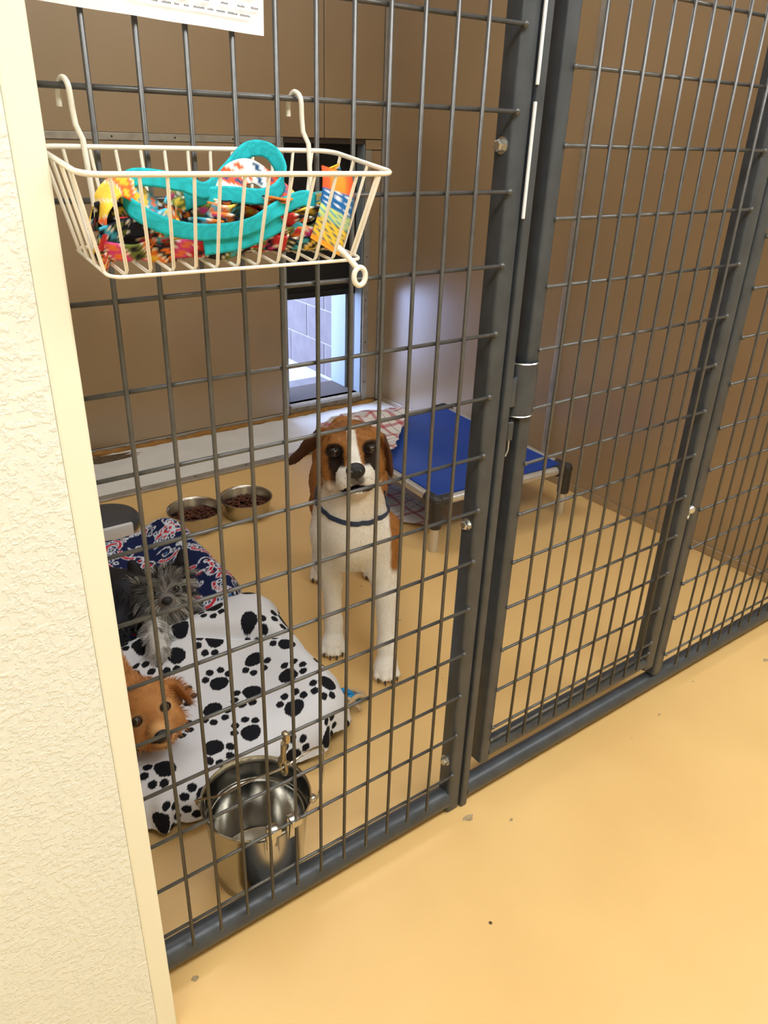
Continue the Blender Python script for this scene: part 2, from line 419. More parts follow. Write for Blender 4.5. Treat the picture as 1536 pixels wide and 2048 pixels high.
hm3 = wire_mesh('wire', 'x', 1.2235-0.684, blob=(1.4, 1.7))
for k in range(-4, 13): inst('wire', hm3, (0.684, 0.0025, 1.399-0.1009*k), GT)
inst('wire', hm3, (0.684, 0.0025, 0.155), GT)
sl = autosmooth(G().lathe([(0.0235, 0), (0.0275, 0), (0.0275, 0.092), (0.0235, 0.092)], (0.6665, 0.0225, 0.884), 28).obj('latch_sleeve', M['steel'], GT))
autosmooth(G().lathe([(0.0272, 0), (0.0285, 0.0015), (0.0272, 0.003)], (0.6665, 0.0225, 0.974), 28).obj('sleeve_rim', M['zinc'], sl))
autosmooth(G().lathe([(0.0272, 0), (0.0285, 0.0015), (0.0272, 0.003)], (0.6665, 0.0225, 0.884), 28).obj('sleeve_rim', M['zinc'], sl))
autosmooth(G().box((0.630, 0.004, 0.905), (0.643, 0.007, 0.955), 0.001).box((0.640, 0.004, 0.912), (0.644, 0.016, 0.955), 0.001).obj('latch_plate', M['steel'], GT))
autosmooth(G().tube(catmull([(0.6295, 0.004, 0.878), (0.638, 0.003, 0.878), (0.643, 0.010, 0.878), (0.640, 0.020, 0.878)], 5), 0.0015, 6)
           .box((0.6295, 0.002, 0.846), (0.642, 0.005, 0.879), 0.001).obj('latch_clip', M['steel'], GT))
autosmooth(G().tube([(0.636, 0.004, 0.848), (0.636, 0.004, 0.828), (0.631, 0.004, 0.818)], 0.0018, 8).obj('latch_pin', M['zinc'], GT))
for (z0, z1) in ((0.986, 1.60),):
    G().box((0.6305, 0.010, z0), (0.6335, 0.0135, z1), 0.0008).obj('rod', M['wire'], GT)


# ------------------------------------------------------------------ notice sheet on the fence
PS = root('notice_sheet', (0.07, -0.012, 1.40), 'white printed notice sheet fixed to the fence above the basket', 'notice')
nx, nz = 24, 14
v = []; f = []
for i in range(nx+1):
    for k in range(nz+1):
        x = -0.052+0.237*i/nx; z = 1.4035-0.0095*i/nx + 0.30*k/nz
        v.append((x, -0.0115-0.0015*math.sin(i*0.8)-0.002*math.sin(k*0.5), z))
for i in range(nx):
    for k in range(nz): a = i*(nz+1)+k; f.append((a, a+nz+1, a+nz+2, a+1))
n0 = len(v); v += [(p[0], p[1]+0.0004, p[2]) for p in v]; f += [tuple(n0+j for j in reversed(q)) for q in f]
mk('paper', v, f, M['paper'], PS, True)
# blurred print: rows of small illegible marks
rr = random.Random(3); g = G(); RNG_ROWS = [(0.014, 1), (0.0215, 0), (0.031, 1), (0.038, 0), (0.048, 1), (0.056, 0), (0.066, 1), (0.074, 0), (0.086, 1), (0.1, 0), (0.115, 1), (0.13, 0), (0.15, 1), (0.17, 0), (0.19, 1)]
def mark(x, z, w, h):
    i = (x+0.052)/0.237*nx; y = -0.0115-0.0015*math.sin(i*0.8)-0.0042
    zz = z-0.0095*i/nx
    g.add([(x, y, zz), (x+w, y, zz-0.0095*w/0.237), (x+w, y, zz+h-0.0095*w/0.237), (x, y, zz+h)], [(0, 1, 2, 3)])
for (dz, full) in RNG_ROWS:
    z = 1.4035+dz
    if full:
        x = 0.045
        while x < 0.172:
            w = rr.uniform(0.006, 0.012)
            for k in range(int(w/0.0016)): mark(x+k*0.0016, z, 0.0012, rr.uniform(0.0012, 0.002))
            x += w+0.003
    else:
        for x in (0.05, 0.072, 0.094, 0.115, 0.136, 0.155, 0.170):
            for k in range(5): mark(x+k*0.0016, z, 0.0012, rr.uniform(0.0013, 0.0022))
t = g.obj('print', M['ink'], PS); t['kind'] = 'stuff'

# ------------------------------------------------------------------ wire basket
BK = root('wire_basket', (0.10, -0.07, 1.18), 'white vinyl coated wire basket hooked on the fence below the notice sheet', 'basket')
bx0, bx1 = -0.060, 0.266; by0, by1 = -0.143, -0.014; bz = 1.2745; bz0 = 1.184
def rrect(x0, x1, y0, y1, z, r=0.02, n=5):
    P = []
    for (cx, cy, a) in ((x1-r, y1-r, 0), (x0+r, y1-r, 90), (x0+r, y0+r, 180), (x1-r, y0+r, 270)):
        for k in range(n+1):
            t = math.radians(a+90*k/n); P.append((cx+r*math.cos(t), cy+r*math.sin(t), z))
    return P
tilt = lambda P: [(x, y, z+0.13*(y+0.014)+0.012) for (x, y, z) in P]
RW = 0.0018
autosmooth(G().tube(tilt(rrect(bx0, bx1, by0, by1, bz, 0.018)), 0.0026, 10, closed=True).obj('rim', M['bwire'], BK))
tx, ty = 0.022, 0.022
autosmooth(G().tube(tilt(rrect(bx0+tx, bx1-tx-0.004, by0+ty, by1-0.004, bz0, 0.012)), RW, 8, closed=True).obj('base_ring', M['bwire'], BK))
U = lambda P: autosmooth(G().tube(tilt(P), RW, 8).obj('basket_wire', M['bwire'], BK))
nb = 12
for k in range(nb):
    t = (k+0.5)/nb
    xt = bx0+0.012+(bx1-bx0-0.024)*t; xb = bx0+tx+0.004+(bx1-bx0-2*tx-0.012)*t
    U([(xt, by0, bz), (xb, by0+ty, bz0+0.006), (xb, by0+ty+0.005, bz0), (xb, by1-0.008, bz0), (xb, by1-0.004, bz0+0.006), (xt, by1, bz)])
for k in range(4):
    t = (k+0.5)/4
    yt = by0+0.012+(by1-by0-0.02)*t; yb = by0+ty+0.006+(by1-by0-ty-0.016)*t
    U([(bx0, yt, bz), (bx0+tx, yb, bz0)]); U([(bx1, yt, bz), (bx1-tx-0.004, yb, bz0)])
for x in (-0.022, 0.229):
    zw = 1.3384
    P = catmull([(x-0.004, 0.0105, zw-0.018), (x-0.003, 0.0105, zw-0.004), (x-0.001, 0.003, zw+0.0065), (x+0.001, -0.0085, zw+0.001), (x+0.002, -0.0095, zw-0.02)], 5)
    P += [(x+0.003, -0.0098, zw-0.033), (x+0.006, -0.0165, zw-0.045), (x+0.010, -0.0165, bz0+0.03)]
    autosmooth(G().tube(P, 0.0028, 10).obj('hook', M['bwire'], BK))

# ------------------------------------------------------------------ leashes in the basket
def ribbon(name, pts, width, colfn, label, cat, group, up=(0, 0, 1), n=10, parent=None, thick=0.0018, twist=0.0, m='vc_web'):
    P = catmull(pts, n); k = len(P); P = [Vector(p) for p in P]
    V = []; cols = []; nw = 7
    ln = 0.0
    upv = Vector(up).normalized(); prev = None
    for i in range(k):
        a = P[max(i-1, 0)]; b = P[min(i+1, k-1)]; T = (b-a).normalized()
        s = upv - T*upv.dot(T)
        if s.length < 0.15:
            s = prev if prev is not None else T.orthogonal()
            s = s - T*s.dot(T)
        s.normalize(); prev = s
        nn = T.cross(s).normalized()
        if twist:
            an = twist*math.sin(i/k*PI*2.0); s2 = s*math.cos(an)+nn*math.sin(an); nn = T.cross(s2).normalized(); s = s2
        if i: ln += (P[i]-P[i-1]).length
        for sd in (1, -1):
            for j in range(nw):
                t = j/(nw-1)-0.5
                V.append(P[i]+s*(t*width)+nn*(sd*thick/2)); cols.append(colfn(ln, t))
    F = []
    R = nw*2
    for i in range(k-1):
        for j in range(nw-1):
            a = i*R+j; F.append((a, a+1, a+R+1, a+R)); b = i*R+nw+j; F.append((b, b+R, b+R+1, b+1))
        F.append((i*R, i*R+R, i*R+R+nw, i*R+nw)); a = i*R+nw-1; F.append((a, a+nw, a+nw+R, a+R))
    F.append(tuple(list(range(nw))+list(reversed(range(nw, 2*nw))))); e = (k-1)*R
    F.append(tuple(list(reversed(range(e, e+nw)))+list(range(e+nw, e+2*nw))))
    o = mk(name, V, F, M[m], parent, True, np.array(cols))
    if label: tag(o, label, cat, group)
    return o
TEAL = np.array(srgb(36, 186, 196))
def teal(l, t):
    return TEAL*(0.82+0.18*((int(l/0.0016)+int((t+1)*12)) % 2))
PALB = [srgb(240, 120, 40), srgb(232, 70, 140), srgb(250, 205, 60), srgb(30, 110, 170), srgb(70, 190, 215), srgb(20, 30, 60), srgb(140, 150, 60), srgb(235, 235, 225), srgb(200, 50, 40)]
def multi(seed, pal=None, seg=0.017):
    r_ = random.Random(seed); pal = pal or PALB
    seq = [pal[r_.randrange(len(pal))] for _ in range(400)]; dec = [pal[r_.randrange(len(pal))] for _ in range(400)]; ph = r_.random()
    def fn(l, t):
        q = l/seg + 0.7*t + ph; i = int(q) % 400; fr = q % 1
        a = math.hypot((fr-0.5)*1.6, (t % 0.5-0.25)*3.2)
        if a < 0.42: return np.array(dec[i])
        if fr < 0.10: return np.array(srgb(240, 235, 220))
        return np.array(seq[i])
    return fn
def bx(u, d, h):   # basket-local: u 0..1 along x, d 0 front..1 back, h height above the base
    return (-0.034+0.262*u, -0.112+0.088*d, 1.190+h)
LG = 'leashes in the wire basket'
ribbon('leash', [bx(0.10, 0.40, 0.062), bx(0.135, 0.12, 0.075), bx(0.30, 0.14, 0.070), bx(0.42, 0.30, 0.062), bx(0.55, 0.55, 0.078), bx(0.66, 0.62, 0.098), bx(0.74, 0.50, 0.095), bx(0.76, 0.36, 0.070), bx(0.66, 0.25, 0.056), bx(0.48, 0.30, 0.058), bx(0.36, 0.40, 0.052), bx(0.40, 0.62, 0.040)], 0.0155, teal,
       'plain teal webbing leash looped on top of the patterned leashes', 'leash', LG)
ribbon('leash', [bx(0.10, 0.40, 0.062), bx(0.115, 0.10, 0.048), bx(0.22, 0.02, 0.033), bx(0.38, 0.02, 0.026), bx(0.55, 0.03, 0.030), bx(0.68, 0.10, 0.044), bx(0.80, 0.12, 0.054), bx(0.88, 0.22, 0.048), bx(0.86, 0.34, 0.034), bx(0.76, 0.26, 0.032), bx(0.66, 0.12, 0.026), bx(0.52, 0.06, 0.016), bx(0.36, 0.05, 0.012)], 0.0155, teal,
       'teal webbing leash sagging along the front of the basket', 'leash', LG)
warm = [srgb(250, 130, 40), srgb(252, 205, 60), srgb(40, 120, 175), srgb(235, 235, 230), srgb(245, 90, 40), srgb(30, 70, 110)]
ribbon('leash', [bx(0.01, 0.25, 0.035), bx(0.02, 0.15, 0.056), bx(0.07, 0.10, 0.068), bx(0.14, 0.14, 0.060), bx(0.22, 0.22, 0.042), bx(0.32, 0.30, 0.020)], 0.018, multi(5, [srgb(252, 208, 64), srgb(250, 140, 60), srgb(252, 214, 84), srgb(60, 170, 195), srgb(248, 120, 60)]),
       'yellow and orange patterned leash end at the left of the basket', 'leash', LG)
ribbon('leash', [bx(0.50, 0.35, 0.060), bx(0.56, 0.42, 0.074), bx(0.64, 0.46, 0.078), bx(0.72, 0.44, 0.066), bx(0.80, 0.36, 0.048), bx(0.84, 0.30, 0.030)], 0.026, multi(11, warm),
       'wide blue and orange patterned strap arched behind the teal leash', 'leash', LG, up=(0.2, 0.5, 0.8))
# lanyard with the white snap hook
LY = root('lanyard', bx(1.0, 0.05, 0.0), 'bright patterned lanyard loop with a white snap hook poking out of the basket', 'leash', LG)
def lany(l, t):
    q = l
    if q < 0.022: return np.array(srgb(250, 140, 40)) if abs(t) < 0.3 else np.array(srgb(240, 90, 40))
    if q < 0.043: return np.array(srgb(238, 238, 235)) if (math.sin(l*900)*math.cos(t*9) > 0.35) else np.array(srgb(20, 95, 155))
    if q < 0.056: return np.array(srgb(205, 215, 120)) if ((l*160+abs(t)*2) % 1) < 0.5 else np.array(srgb(80, 160, 185))
    if q < 0.076: return np.array(srgb(250, 205, 60)) if ((l*110+t*3) % 1) < 0.7 else np.array(srgb(20, 80, 110))
    return np.array(srgb(240, 160, 40))
a0 = bx(0.965, 0.25, 0.070)
ribbon('strap', [bx(0.985, 0.22, 0.080), bx(0.975, 0.14, 0.066), bx(0.955, 0.08, 0.046), bx(0.92, 0.03, 0.026), bx(0.88, 0.00, 0.006)], 0.043, lany, None, None, None, up=(1, 0.1, -0.3), parent=LY)
ribbon('strap', [bx(0.955, 0.22, 0.083), bx(0.985, 0.30, 0.070), bx(0.975, 0.32, 0.050), bx(0.93, 0.3, 0.02)], 0.020, multi(8, warm), None, None, None, up=(1, 0.1, -0.3), parent=LY)
pA = Vector((0.2115, -0.130, 1.190)); pB = Vector((0.2225, -0.136, 1.176))
g = G().tube([pA+Vector((-0.006, 0.01, 0.008)), pA, pB], [0.0035, 0.003, 0.0035], 10)
ring = [(pB.x+0.003+0.0075*math.cos(a), pB.y-0.001, pB.z-0.009+0.0095*math.sin(a)) for a in np.linspace(0, 2*PI, 20, endpoint=False)]
autosmooth(g.tube(ring, 0.0030, 10, closed=True).obj('snap_hook', M['bwire'], LY))
dark = [srgb(20, 22, 40), srgb(18, 20, 30), srgb(110, 120, 54), srgb(225, 70, 140), srgb(245, 130, 50), srgb(70, 180, 210), srgb(40, 40, 46), srgb(250, 210, 80), srgb(200, 50, 50)]
rr = random.Random(21)
for k in range(12):
    h0 = 0.001+0.0034*k; pts = []
    flip = k % 2
    for q in range(9):
        u = -0.01+0.97*q/8
        if flip: u = 0.95-u
        pts.append(bx(u, 0.12+0.7*rr.random()*(0.4+0.6*((q % 2))), h0+0.012*abs(math.sin(q*1.3+k))*(1.0 if k > 4 else 0.5)))
    ribbon('leash', pts, 0.016+0.004*rr.random(), multi(30+k, dark, 0.020),
           'dark multicoloured patterned leash in the tangled pile at the bottom of the basket', 'leash', 'tangled leashes at the bottom of the basket', up=(0.1*rr.uniform(-1, 1), -0.5, 0.8), twist=0.6*rr.uniform(-1, 1))

# ------------------------------------------------------------------ raised cot
CT = root('raised_cot', (1.56, 1.27, 0), 'raised dog cot with blue fabric and aluminium rails on black corners', 'dog bed')
ang = math.radians(-3.5); ca, sa = math.cos(ang), math.sin(ang); c0 = Vector((1.285, 0.915, 0))
cp = lambda a, b, z: (c0.x+a*ca-b*sa, c0.y+a*sa+b*ca, z)
CW, CL = 0.605, 0.78; ZR = 0.188
corners = [(0, 0), (CW, 0), (CW, CL), (0, CL)]
for (a, b) in corners:
    p = Vector(cp(a, b, 0))
    autosmooth(G().cyl((p.x, p.y, 0.0), 0.0165, 0.16, 20, 0.001).obj('leg', M['cotalu'], CT))
    g = G().cyl((p.x, p.y, 0.088), 0.0225, 0.118, 20, 0.004)
    sx = 1 if a == 0 else -1; sy = 1 if b == 0 else -1
    g.tube([cp(a, b, ZR), cp(a+sx*0.052, b, ZR)], 0.0215, 18).tube([cp(a, b, ZR), cp(a, b+sy*0.052, ZR)], 0.0215, 18)
    autosmooth(g.ell(cp(a, b, ZR), (0.025, 0.025, 0.024), 16, 10).obj('corner', M['cotblk'], CT))
for (a, b) in ((0, 1), (1, 2), (2, 3), (3, 0)):
    A = corners[a]; B = corners[b]
    autosmooth(G().tube([cp(*A, ZR), cp(*B, ZR)], 0.0165, 18).obj('rail', M['cotalu'], CT))
n = 26; v = []; f = []
for i in range(n+1):
    for k in range(n+1):
        s, t = i/n, k/n
        z = ZR+0.0135-0.016*math.sin(PI*s)**0.8*math.sin(PI*t)**0.8+0.0018*math.sin(9*s+4*t)
        v.append(cp(0.012+(CW-0.024)*s, 0.012+(CL-0.024)*t, z))
for i in range(n):
    for k in range(n): a = i*(n+1)+k; f.append((a, a+n+1, a+n+2, a+1))
m0 = len(v); v += [(p[0], p[1], p[2]-0.003) for p in v]; f += [tuple(m0+j for j in reversed(q)) for q in f]
mk('fabric', v, f, M['cot'], CT, True)

# ------------------------------------------------------------------ cloth helpers
def vnoise(x, y, seed=0):
    r_ = np.random.default_rng(seed); o = np.zeros_like(x)
    for k in range(7):
        a = r_.random()*2*PI; fr = 6+r_.random()*22; o += np.sin((x*np.cos(a)+y*np.sin(a))*fr+r_.random()*9)/(1+fr*0.12)
    return o/3
def grid_faces(nu, nv):
    i, k = np.meshgrid(np.arange(nu-1), np.arange(nv-1), indexing='ij'); a = (i*nv+k).ravel()
    return np.stack([a, a+nv, a+nv+1, a+1], 1)
def drape(x0, x1, y0, y1, R, h, r, ext, res, hfn, seed, wr=0.006, cut=None, zoff=0.0):
    """cloth laid over a rounded cushion; returns verts, faces, fabric coords"""
    s = np.arange(x0-ext, x1+ext, res); t = np.arange(y0-ext, y1+ext, res)
    Sg, Tg = np.meshgrid(s, t, indexing='ij')
    cx, cy = (x0+x1)/2, (y0+y1)/2; hx, hy = (x1-x0)/2-R, (y1-y0)/2-R
    qx, qy = np.abs(Sg-cx)-hx, np.abs(Tg-cy)-hy
    ox, oy = np.maximum(qx, 0), np.maximum(qy, 0); L_ = np.hypot(ox, oy)
    e = L_+np.minimum(np.maximum(qx, qy), 0)-R
    nx_ = np.where(L_ > 1e-9, ox/np.maximum(L_, 1e-9), (qx > qy)*1.0)*np.sign(Sg-cx)
    ny_ = np.where(L_ > 1e-9, oy/np.maximum(L_, 1e-9), (qy >= qx)*1.0)*np.sign(Tg-cy)
    d = np.maximum(e+r, 0); th = np.minimum(d/r, PI/2)
    H = h+hfn(Sg, Tg)
    rest = np.maximum(d-r*PI/2, 0); drop = np.maximum(H-r, 0.0)
    down = np.minimum(rest, drop); spread = np.maximum(rest-drop, 0)
    off = r*np.sin(th)+spread+0.25*down
    Xc = Sg-nx_*d+nx_*off; Yc = Tg-ny_*d+ny_*off
    Z = H-r*(1-np.cos(th))-down
    wn = vnoise(Sg, Tg, seed)
    Z = np.maximum(Z+wr*wn*np.clip((Z)/0.05, 0.15, 1), 0.003+0.003*np.abs(wn))
    fold = np.sin((Sg*ny_-Tg*nx_)*38+3*wn)*0.010*np.clip(d/r-0.6, 0, 1)
    Xc += nx_*fold; Yc += ny_*fold
    return Sg, Tg, Xc, Yc, Z+zoff, e, wn
def cloth_obj(name, X, Y, Z, cols, m, keep=None, smooth=True, parent=None):
    nu, nv = X.shape
    v = np.stack([X.ravel(), Y.ravel(), Z.ravel()], 1); f = grid_faces(nu, nv)
    if keep is not None:
        kk = keep.ravel(); f = f[kk[f].all(1)]
        used = np.unique(f); rm = -np.ones(len(v), int); rm[used] = np.arange(len(used)); v = v[used]; f = rm[f]; cols = cols[used]
    return mk(name, v, f, m, parent, smooth, cols)

def paws(s, t, cell=0.102, seed=4):
    r_ = np.random.default_rng(seed); ink = np.zeros(s.shape, bool)
    ci = np.floor(s/cell).astype(int); cj = np.floor(t/cell).astype(int)
    tab = {}
    for i in range(ci.min()-1, ci.max()+2):
        for j in range(cj.min()-1, cj.max()+2):
            tab[(i, j)] = ((i+0.5+0.5*(j % 2)*0.9)*cell+r_.uniform(-.010, .010), (j+0.5)*cell+r_.uniform(-.010, .010), r_.uniform(0, 2*PI))
    for (i, j), (px, py, a) in tab.items():
        m_ = (np.abs(s-px) < 0.06) & (np.abs(t-py) < 0.06)
        if not m_.any(): continue
        x = s[m_]-px; y = t[m_]-py
        u = x*math.cos(a)+y*math.sin(a); w = -x*math.sin(a)+y*math.cos(a)
        wob = 1+0.10*np.sin(3*np.arctan2(w, u)+1.0)
        k = (u/0.0235)**2+((w+0.007)/0.0215)**2 < wob
        for an, rd in ((-60, 0.032), (-21, 0.0375), (21, 0.0375), (60, 0.032)):
            b = math.radians(90+an); k |= ((u-rd*math.cos(b))/0.0092)**2+((w-rd*math.sin(b))/0.0105)**2 < 1
        q = ink[m_]; q |= k; ink[m_] = q
    return ink
# --- paw-print blanket over a low bed
def hf(Sg, Tg):
    back = np.exp(-((Tg-0.74)/0.09)**2)*0.045*(1/(1+np.exp(-(Sg-0.20)/0.05)))
    right = np.exp(-((Sg-0.50)/0.08)**2)*0.030
    mid = -0.020*np.exp(-(((Sg-0.16)/0.16)**2+((Tg-0.50)/0.15)**2))
    crease = -0.024*np.exp(-((Tg-0.64-0.10*np.sin(Sg*7))/0.018)**2)
    return back+right+mid+crease
Sg, Tg, X, Y, Z, e, wn = drape(-0.045, 0.575, 0.285, 0.86, 0.15, 0.118, 0.085, 0.10, 0.0025, hf, 3, 0.016)
ink = paws(Sg.ravel(), Tg.ravel())
cols = np.where(ink[:, None], np.array(srgb(22, 22, 28)), np.array(srgb(224, 224, 228)))
edge = vnoise(Sg, Tg, 9)*0.02
e2 = (X > -0.064) & (e < 0.062+0.012*wn)
tag(cloth_obj('blanket', X, Y, Z, cols, M['vc_cloth'], e2), 'white fleece blanket with black paw prints over the low bed', 'blanket')
# --- navy printed blanket behind it
def navy(s, t, seed=12):
    r_ = np.random.default_rng(seed)
    base = np.tile(np.array(srgb(24, 34, 74)), (len(s), 1))
    WH = np.array(srgb(214, 218, 228)); RD = np.array(srgb(200, 48, 60)); LB = np.array(srgb(96, 140, 190))
    for k in range(640):
        px, py, a = r_.uniform(-0.1, 0.72), r_.uniform(0.72, 1.6), r_.uniform(0, 2*PI)
        m_ = (np.abs(s-px) < 0.07) & (np.abs(t-py) < 0.07)
        if not m_.any(): continue
        x = (s[m_]-px)*1.25; y = (t[m_]-py)*1.25; u = x*math.cos(a)+y*math.sin(a); w = -x*math.sin(a)+y*math.cos(a)
        c = base[m_]; kind = k % 4
        if kind == 0:     # red arc with pale outline
            rd = np.hypot(u, w); an = np.arctan2(w, u)
            c[(np.abs(rd-0.042) < 0.0095) & (np.abs(an) < 1.0)] = WH; c[(np.abs(rd-0.042) < 0.0055) & (np.abs(an) < 0.95)] = RD
        elif kind == 1:   # chain of small rings
            for q in range(4):
                rd = np.hypot((u+0.036-0.022*q)/0.8, w-0.006*math.sin(q*2)); c[np.abs(rd-0.0085) < 0.0028] = WH
        elif kind == 2:   # comma
            rd = np.hypot(u, w); an = np.arctan2(w, u)
            c[np.abs(rd-0.020-0.004*an) < 0.0034] = WH; c[np.hypot(u-0.004, w) < 0.006] = RD if k % 8 < 4 else LB
        else:             # hooks
            c[(np.abs(u) < 0.0035) & (np.abs(w) < 0.016)] = WH; c[(np.abs(w-0.014) < 0.0032) & (u > 0) & (u < 0.016)] = WH
            c[(np.abs(u-0.009) < 0.003) & (np.abs(w+0.004) < 0.012)] = RD if k % 8 < 4 else WH
        base[m_] = c
    return base
def hn(Sg, Tg):
    rim = 0.040*np.exp(-((Sg-0.50)/0.07)**2)+0.018*np.exp(-((Tg-1.32)/0.08)**2)
    return rim-0.01*np.exp(-(((Sg-0.25)/0.15)**2+((Tg-1.1)/0.2)**2))
Sg, Tg, X, Y, Z, e, wn = drape(-0.045, 0.565, 0.80, 1.42, 0.17, 0.115, 0.075, 0.09, 0.0034, hn, 17, 0.020)
cols = navy(Sg.ravel(), Tg.ravel())
keep = (X > -0.064) & (Y > 0.84) & (e < 0.055+0.012*wn)
tag(cloth_obj('blanket', X, Y, Z, cols, M['vc_cloth'], keep), 'navy blanket with red and white swirl print behind the grey terrier', 'blanket')
# --- plaid blanket over the cot and down its left side
def plaid(s, t):
    base = np.tile(np.array(srgb(226, 220, 214)), (len(s), 1)); RD = np.array(srgb(172, 40, 62)); GY = np.array(srgb(110, 104, 102))
    for (c, p, w, col) in ((s, 0.085, 0.017, RD), (t, 0.085, 0.014, RD), (s+0.04, 0.085, 0.003, GY), (t+0.045, 0.085, 0.003, GY), (t+0.02, 0.0425, 0.0025, GY)):
        k = (c % p) < w; base[k] = 0.35*base[k]+0.65*col
    return base
res = 0.0042
a_ = np.arange(-0.40, 0.46, res); b_ = np.arange(0.10, 0.84, res)
A, B = np.meshgrid(a_, b_, indexing='ij')
wn = vnoise(A*1.6, B*1.6, 23); w2 = vnoise(A*3.2, B*3.2, 29)
ztop = ZR+0.018; hang = ztop-0.02
over = np.maximum(-A, 0)                     # length hanging past the left rail
down = np.minimum(over, hang); spread = np.maximum(over-hang, 0)
Aloc = np.where(A > 0, A*0.94, -0.024-0.10*np.sin(down/hang*PI/2)*0.25+spread*1.0)
puff = 0.016+0.026*np.abs(wn)+0.014*np.abs(w2)+0.030*np.exp(-((B-0.68)/0.07)**2)
Zc = np.where(A > 0, ztop+puff*np.clip(A/0.04, 0.25, 1), ztop+0.25*puff-down)
Zc = np.where(spread > 0, 0.008+0.030*np.abs(wn)*np.clip(spread/0.03, 0.3, 1), Zc)
Aloc = Aloc-np.where(A < 0, 0.014*np.abs(w2)*(spread == 0), 0)
Bl = B+0.03*wn
X = c0.x+Aloc*ca-Bl*sa; Y = c0.y+Aloc*sa+Bl*ca
front = 0.36+1.10*np.clip(A-0.07, 0, 1)+0.02*wn+0.03*w2          # slanting front edge on the cot
keep = np.where(A > 0, B > front, B > 0.46-1.1*np.clip(over-0.03, 0, 0.30)+0.03*wn)
keep &= (A < 0.40+0.03*wn) & (B < 0.80+0.02*wn)
tag(cloth_obj('blanket', X, Y, Zc, plaid(A.ravel(), B.ravel()), M['vc_cloth'], keep), 'crumpled white blanket with red plaid stripes draped on the cot behind the dog', 'blanket')

# ------------------------------------------------------------------ bowls with kibble
def bowl(c, R, h, label):
    b = root('food_bowl', (c[0], c[1], 0), label, 'bowl', 'steel food bowls')
    prof = [(0.0001, 0.006), (R*0.76, 0.006), (R*0.78, 0.003), (R*0.80, 0.0), (R*0.83, 0.002), (R*0.86, 0.02), (R*0.965, h-0.004), (R*1.0, h-0.004), (R*1.012, h-0.001), (R*1.0, h+0.002), (R*0.955, h), (R*0.93, h-0.006), (R*0.83, 0.02), (R*0.78, 0.012), (0.0001, 0.010)]
    o = autosmooth(G().lathe(prof, (c[0], c[1], 0), 56).obj('bowl_body', M['sstb'], b), 50)
    return b
bowls = [((0.672, 1.525), 0.098, 0.070, 'stainless food bowl of kibble nearest the navy blanket'), ((0.872, 1.520), 0.098, 0.070, 'stainless food bowl of kibble nearer the standing dog')]
for (c, R, h, l) in bowls:
    bowl(c, R, h, l)
    g = G(); rr = random.Random(int(c[0]*1000))
    for k in range(230):
        a = rr.uniform(0, 2*PI); q = math.sqrt(rr.random())*R*0.80
        zt = 0.026+0.020*(1-(q/(R*0.85))**2)+rr.uniform(-0.006, 0.005)+0.008*math.cos(a-0.6)*(q/R)
        m_ = Matrix.Rotation(rr.uniform(0, PI), 3, 'Z') @ Matrix.Rotation(rr.uniform(-0.7, 0.7), 3, 'Y')
        g.ell((c[0]+q*math.cos(a), c[1]+q*math.sin(a), zt), (0.0085, 0.0055, 0.0038), 7, 5, m_)
    g.lathe([(0.0001, 0.034), (R*0.5, 0.03), (R*0.80, 0.020)], (c[0], c[1], 0), 20)
    o = g.obj('kibble', M['kib'], None, True)
    tag(o, 'brown kibble in the bowl ' + ('nearest the navy blanket' if c[0] < 0.8 else 'nearer the standing dog'), 'dog food', 'kibble', 'stuff')

# ------------------------------------------------------------------ grey tub behind the navy blanket
TB = root('plastic_tub', (0.40, 1.68, 0), 'dark grey round plastic tub with a white strip behind the navy blanket', 'tub')
autosmooth(G().lathe([(0.0001, 0), (0.105, 0), (0.115, 0.01), (0.117, 0.032), (0.108, 0.045), (0.07, 0.051), (0.0001, 0.053)], (0.40, 1.68, 0), 48).obj('tub_body', M['grey_pl'], TB), 60)
autosmooth(G().box((0.345, 1.548, 0.004), (0.455, 1.566, 0.062), 0.004).obj('white_strip', M['white_pl'], TB))

# ------------------------------------------------------------------ water pail
PC = Vector((0.188, 0.120, 0)); PH = 0.186; PR = 0.102
PL = root('water_pail', PC, 'tall shiny stainless steel pail hooked to the fence beside the paw-print blanket', 'bucket')
prof = [(0.0001, 0.004), (0.078, 0.004), (0.082, 0.0), (0.085, 0.003), (0.088, 0.05), (PR-0.004, PH-0.012), (PR-0.001, PH-0.004), (PR+0.002, PH), (PR, PH+0.003), (PR-0.003, PH), (PR-0.0055, PH-0.012), (0.0865, 0.05), (0.083, 0.010), (0.074, 0.0065), (0.0001, 0.0065)]
autosmooth(G().lathe(prof, PC, 72).obj('pail_body', M['sst'], PL), 60)
ring = [(PC.x+(PR-0.0125)*math.cos(a), PC.y+(PR-0.0125)*math.sin(a), 0.135) for a in np.linspace(0, 2*PI, 64, endpoint=False)]
G().tube(ring, 0.0022, 8, closed=True).obj('bead', M['sst'], PL, True)
earL = Vector((PC.x-0.086, PC.y+0.058, PH-0.014)); earR = Vector((PC.x+0.090, PC.y-0.052, PH-0.014))
for e in (earL, earR):
    autosmooth(G().ell(e, (0.010, 0.010, 0.008), 12, 8).obj('ear', M['sst'], PL))
apex = Vector((0.194, 0.022, 0.335))
bail = catmull([earL, earL+Vector((-0.012, -0.01, 0.02)), (0.118, 0.105, 0.245), (0.150, 0.065, 0.292), apex, (0.255, 0.028, 0.338), (0.293, 0.050, 0.300), (0.297, 0.060, 0.22), earR+Vector((0.010, -0.004, 0.0)), earR], 8)
G().tube(bail, 0.0022, 8).obj('bail_handle', M['sst'], PL, True)
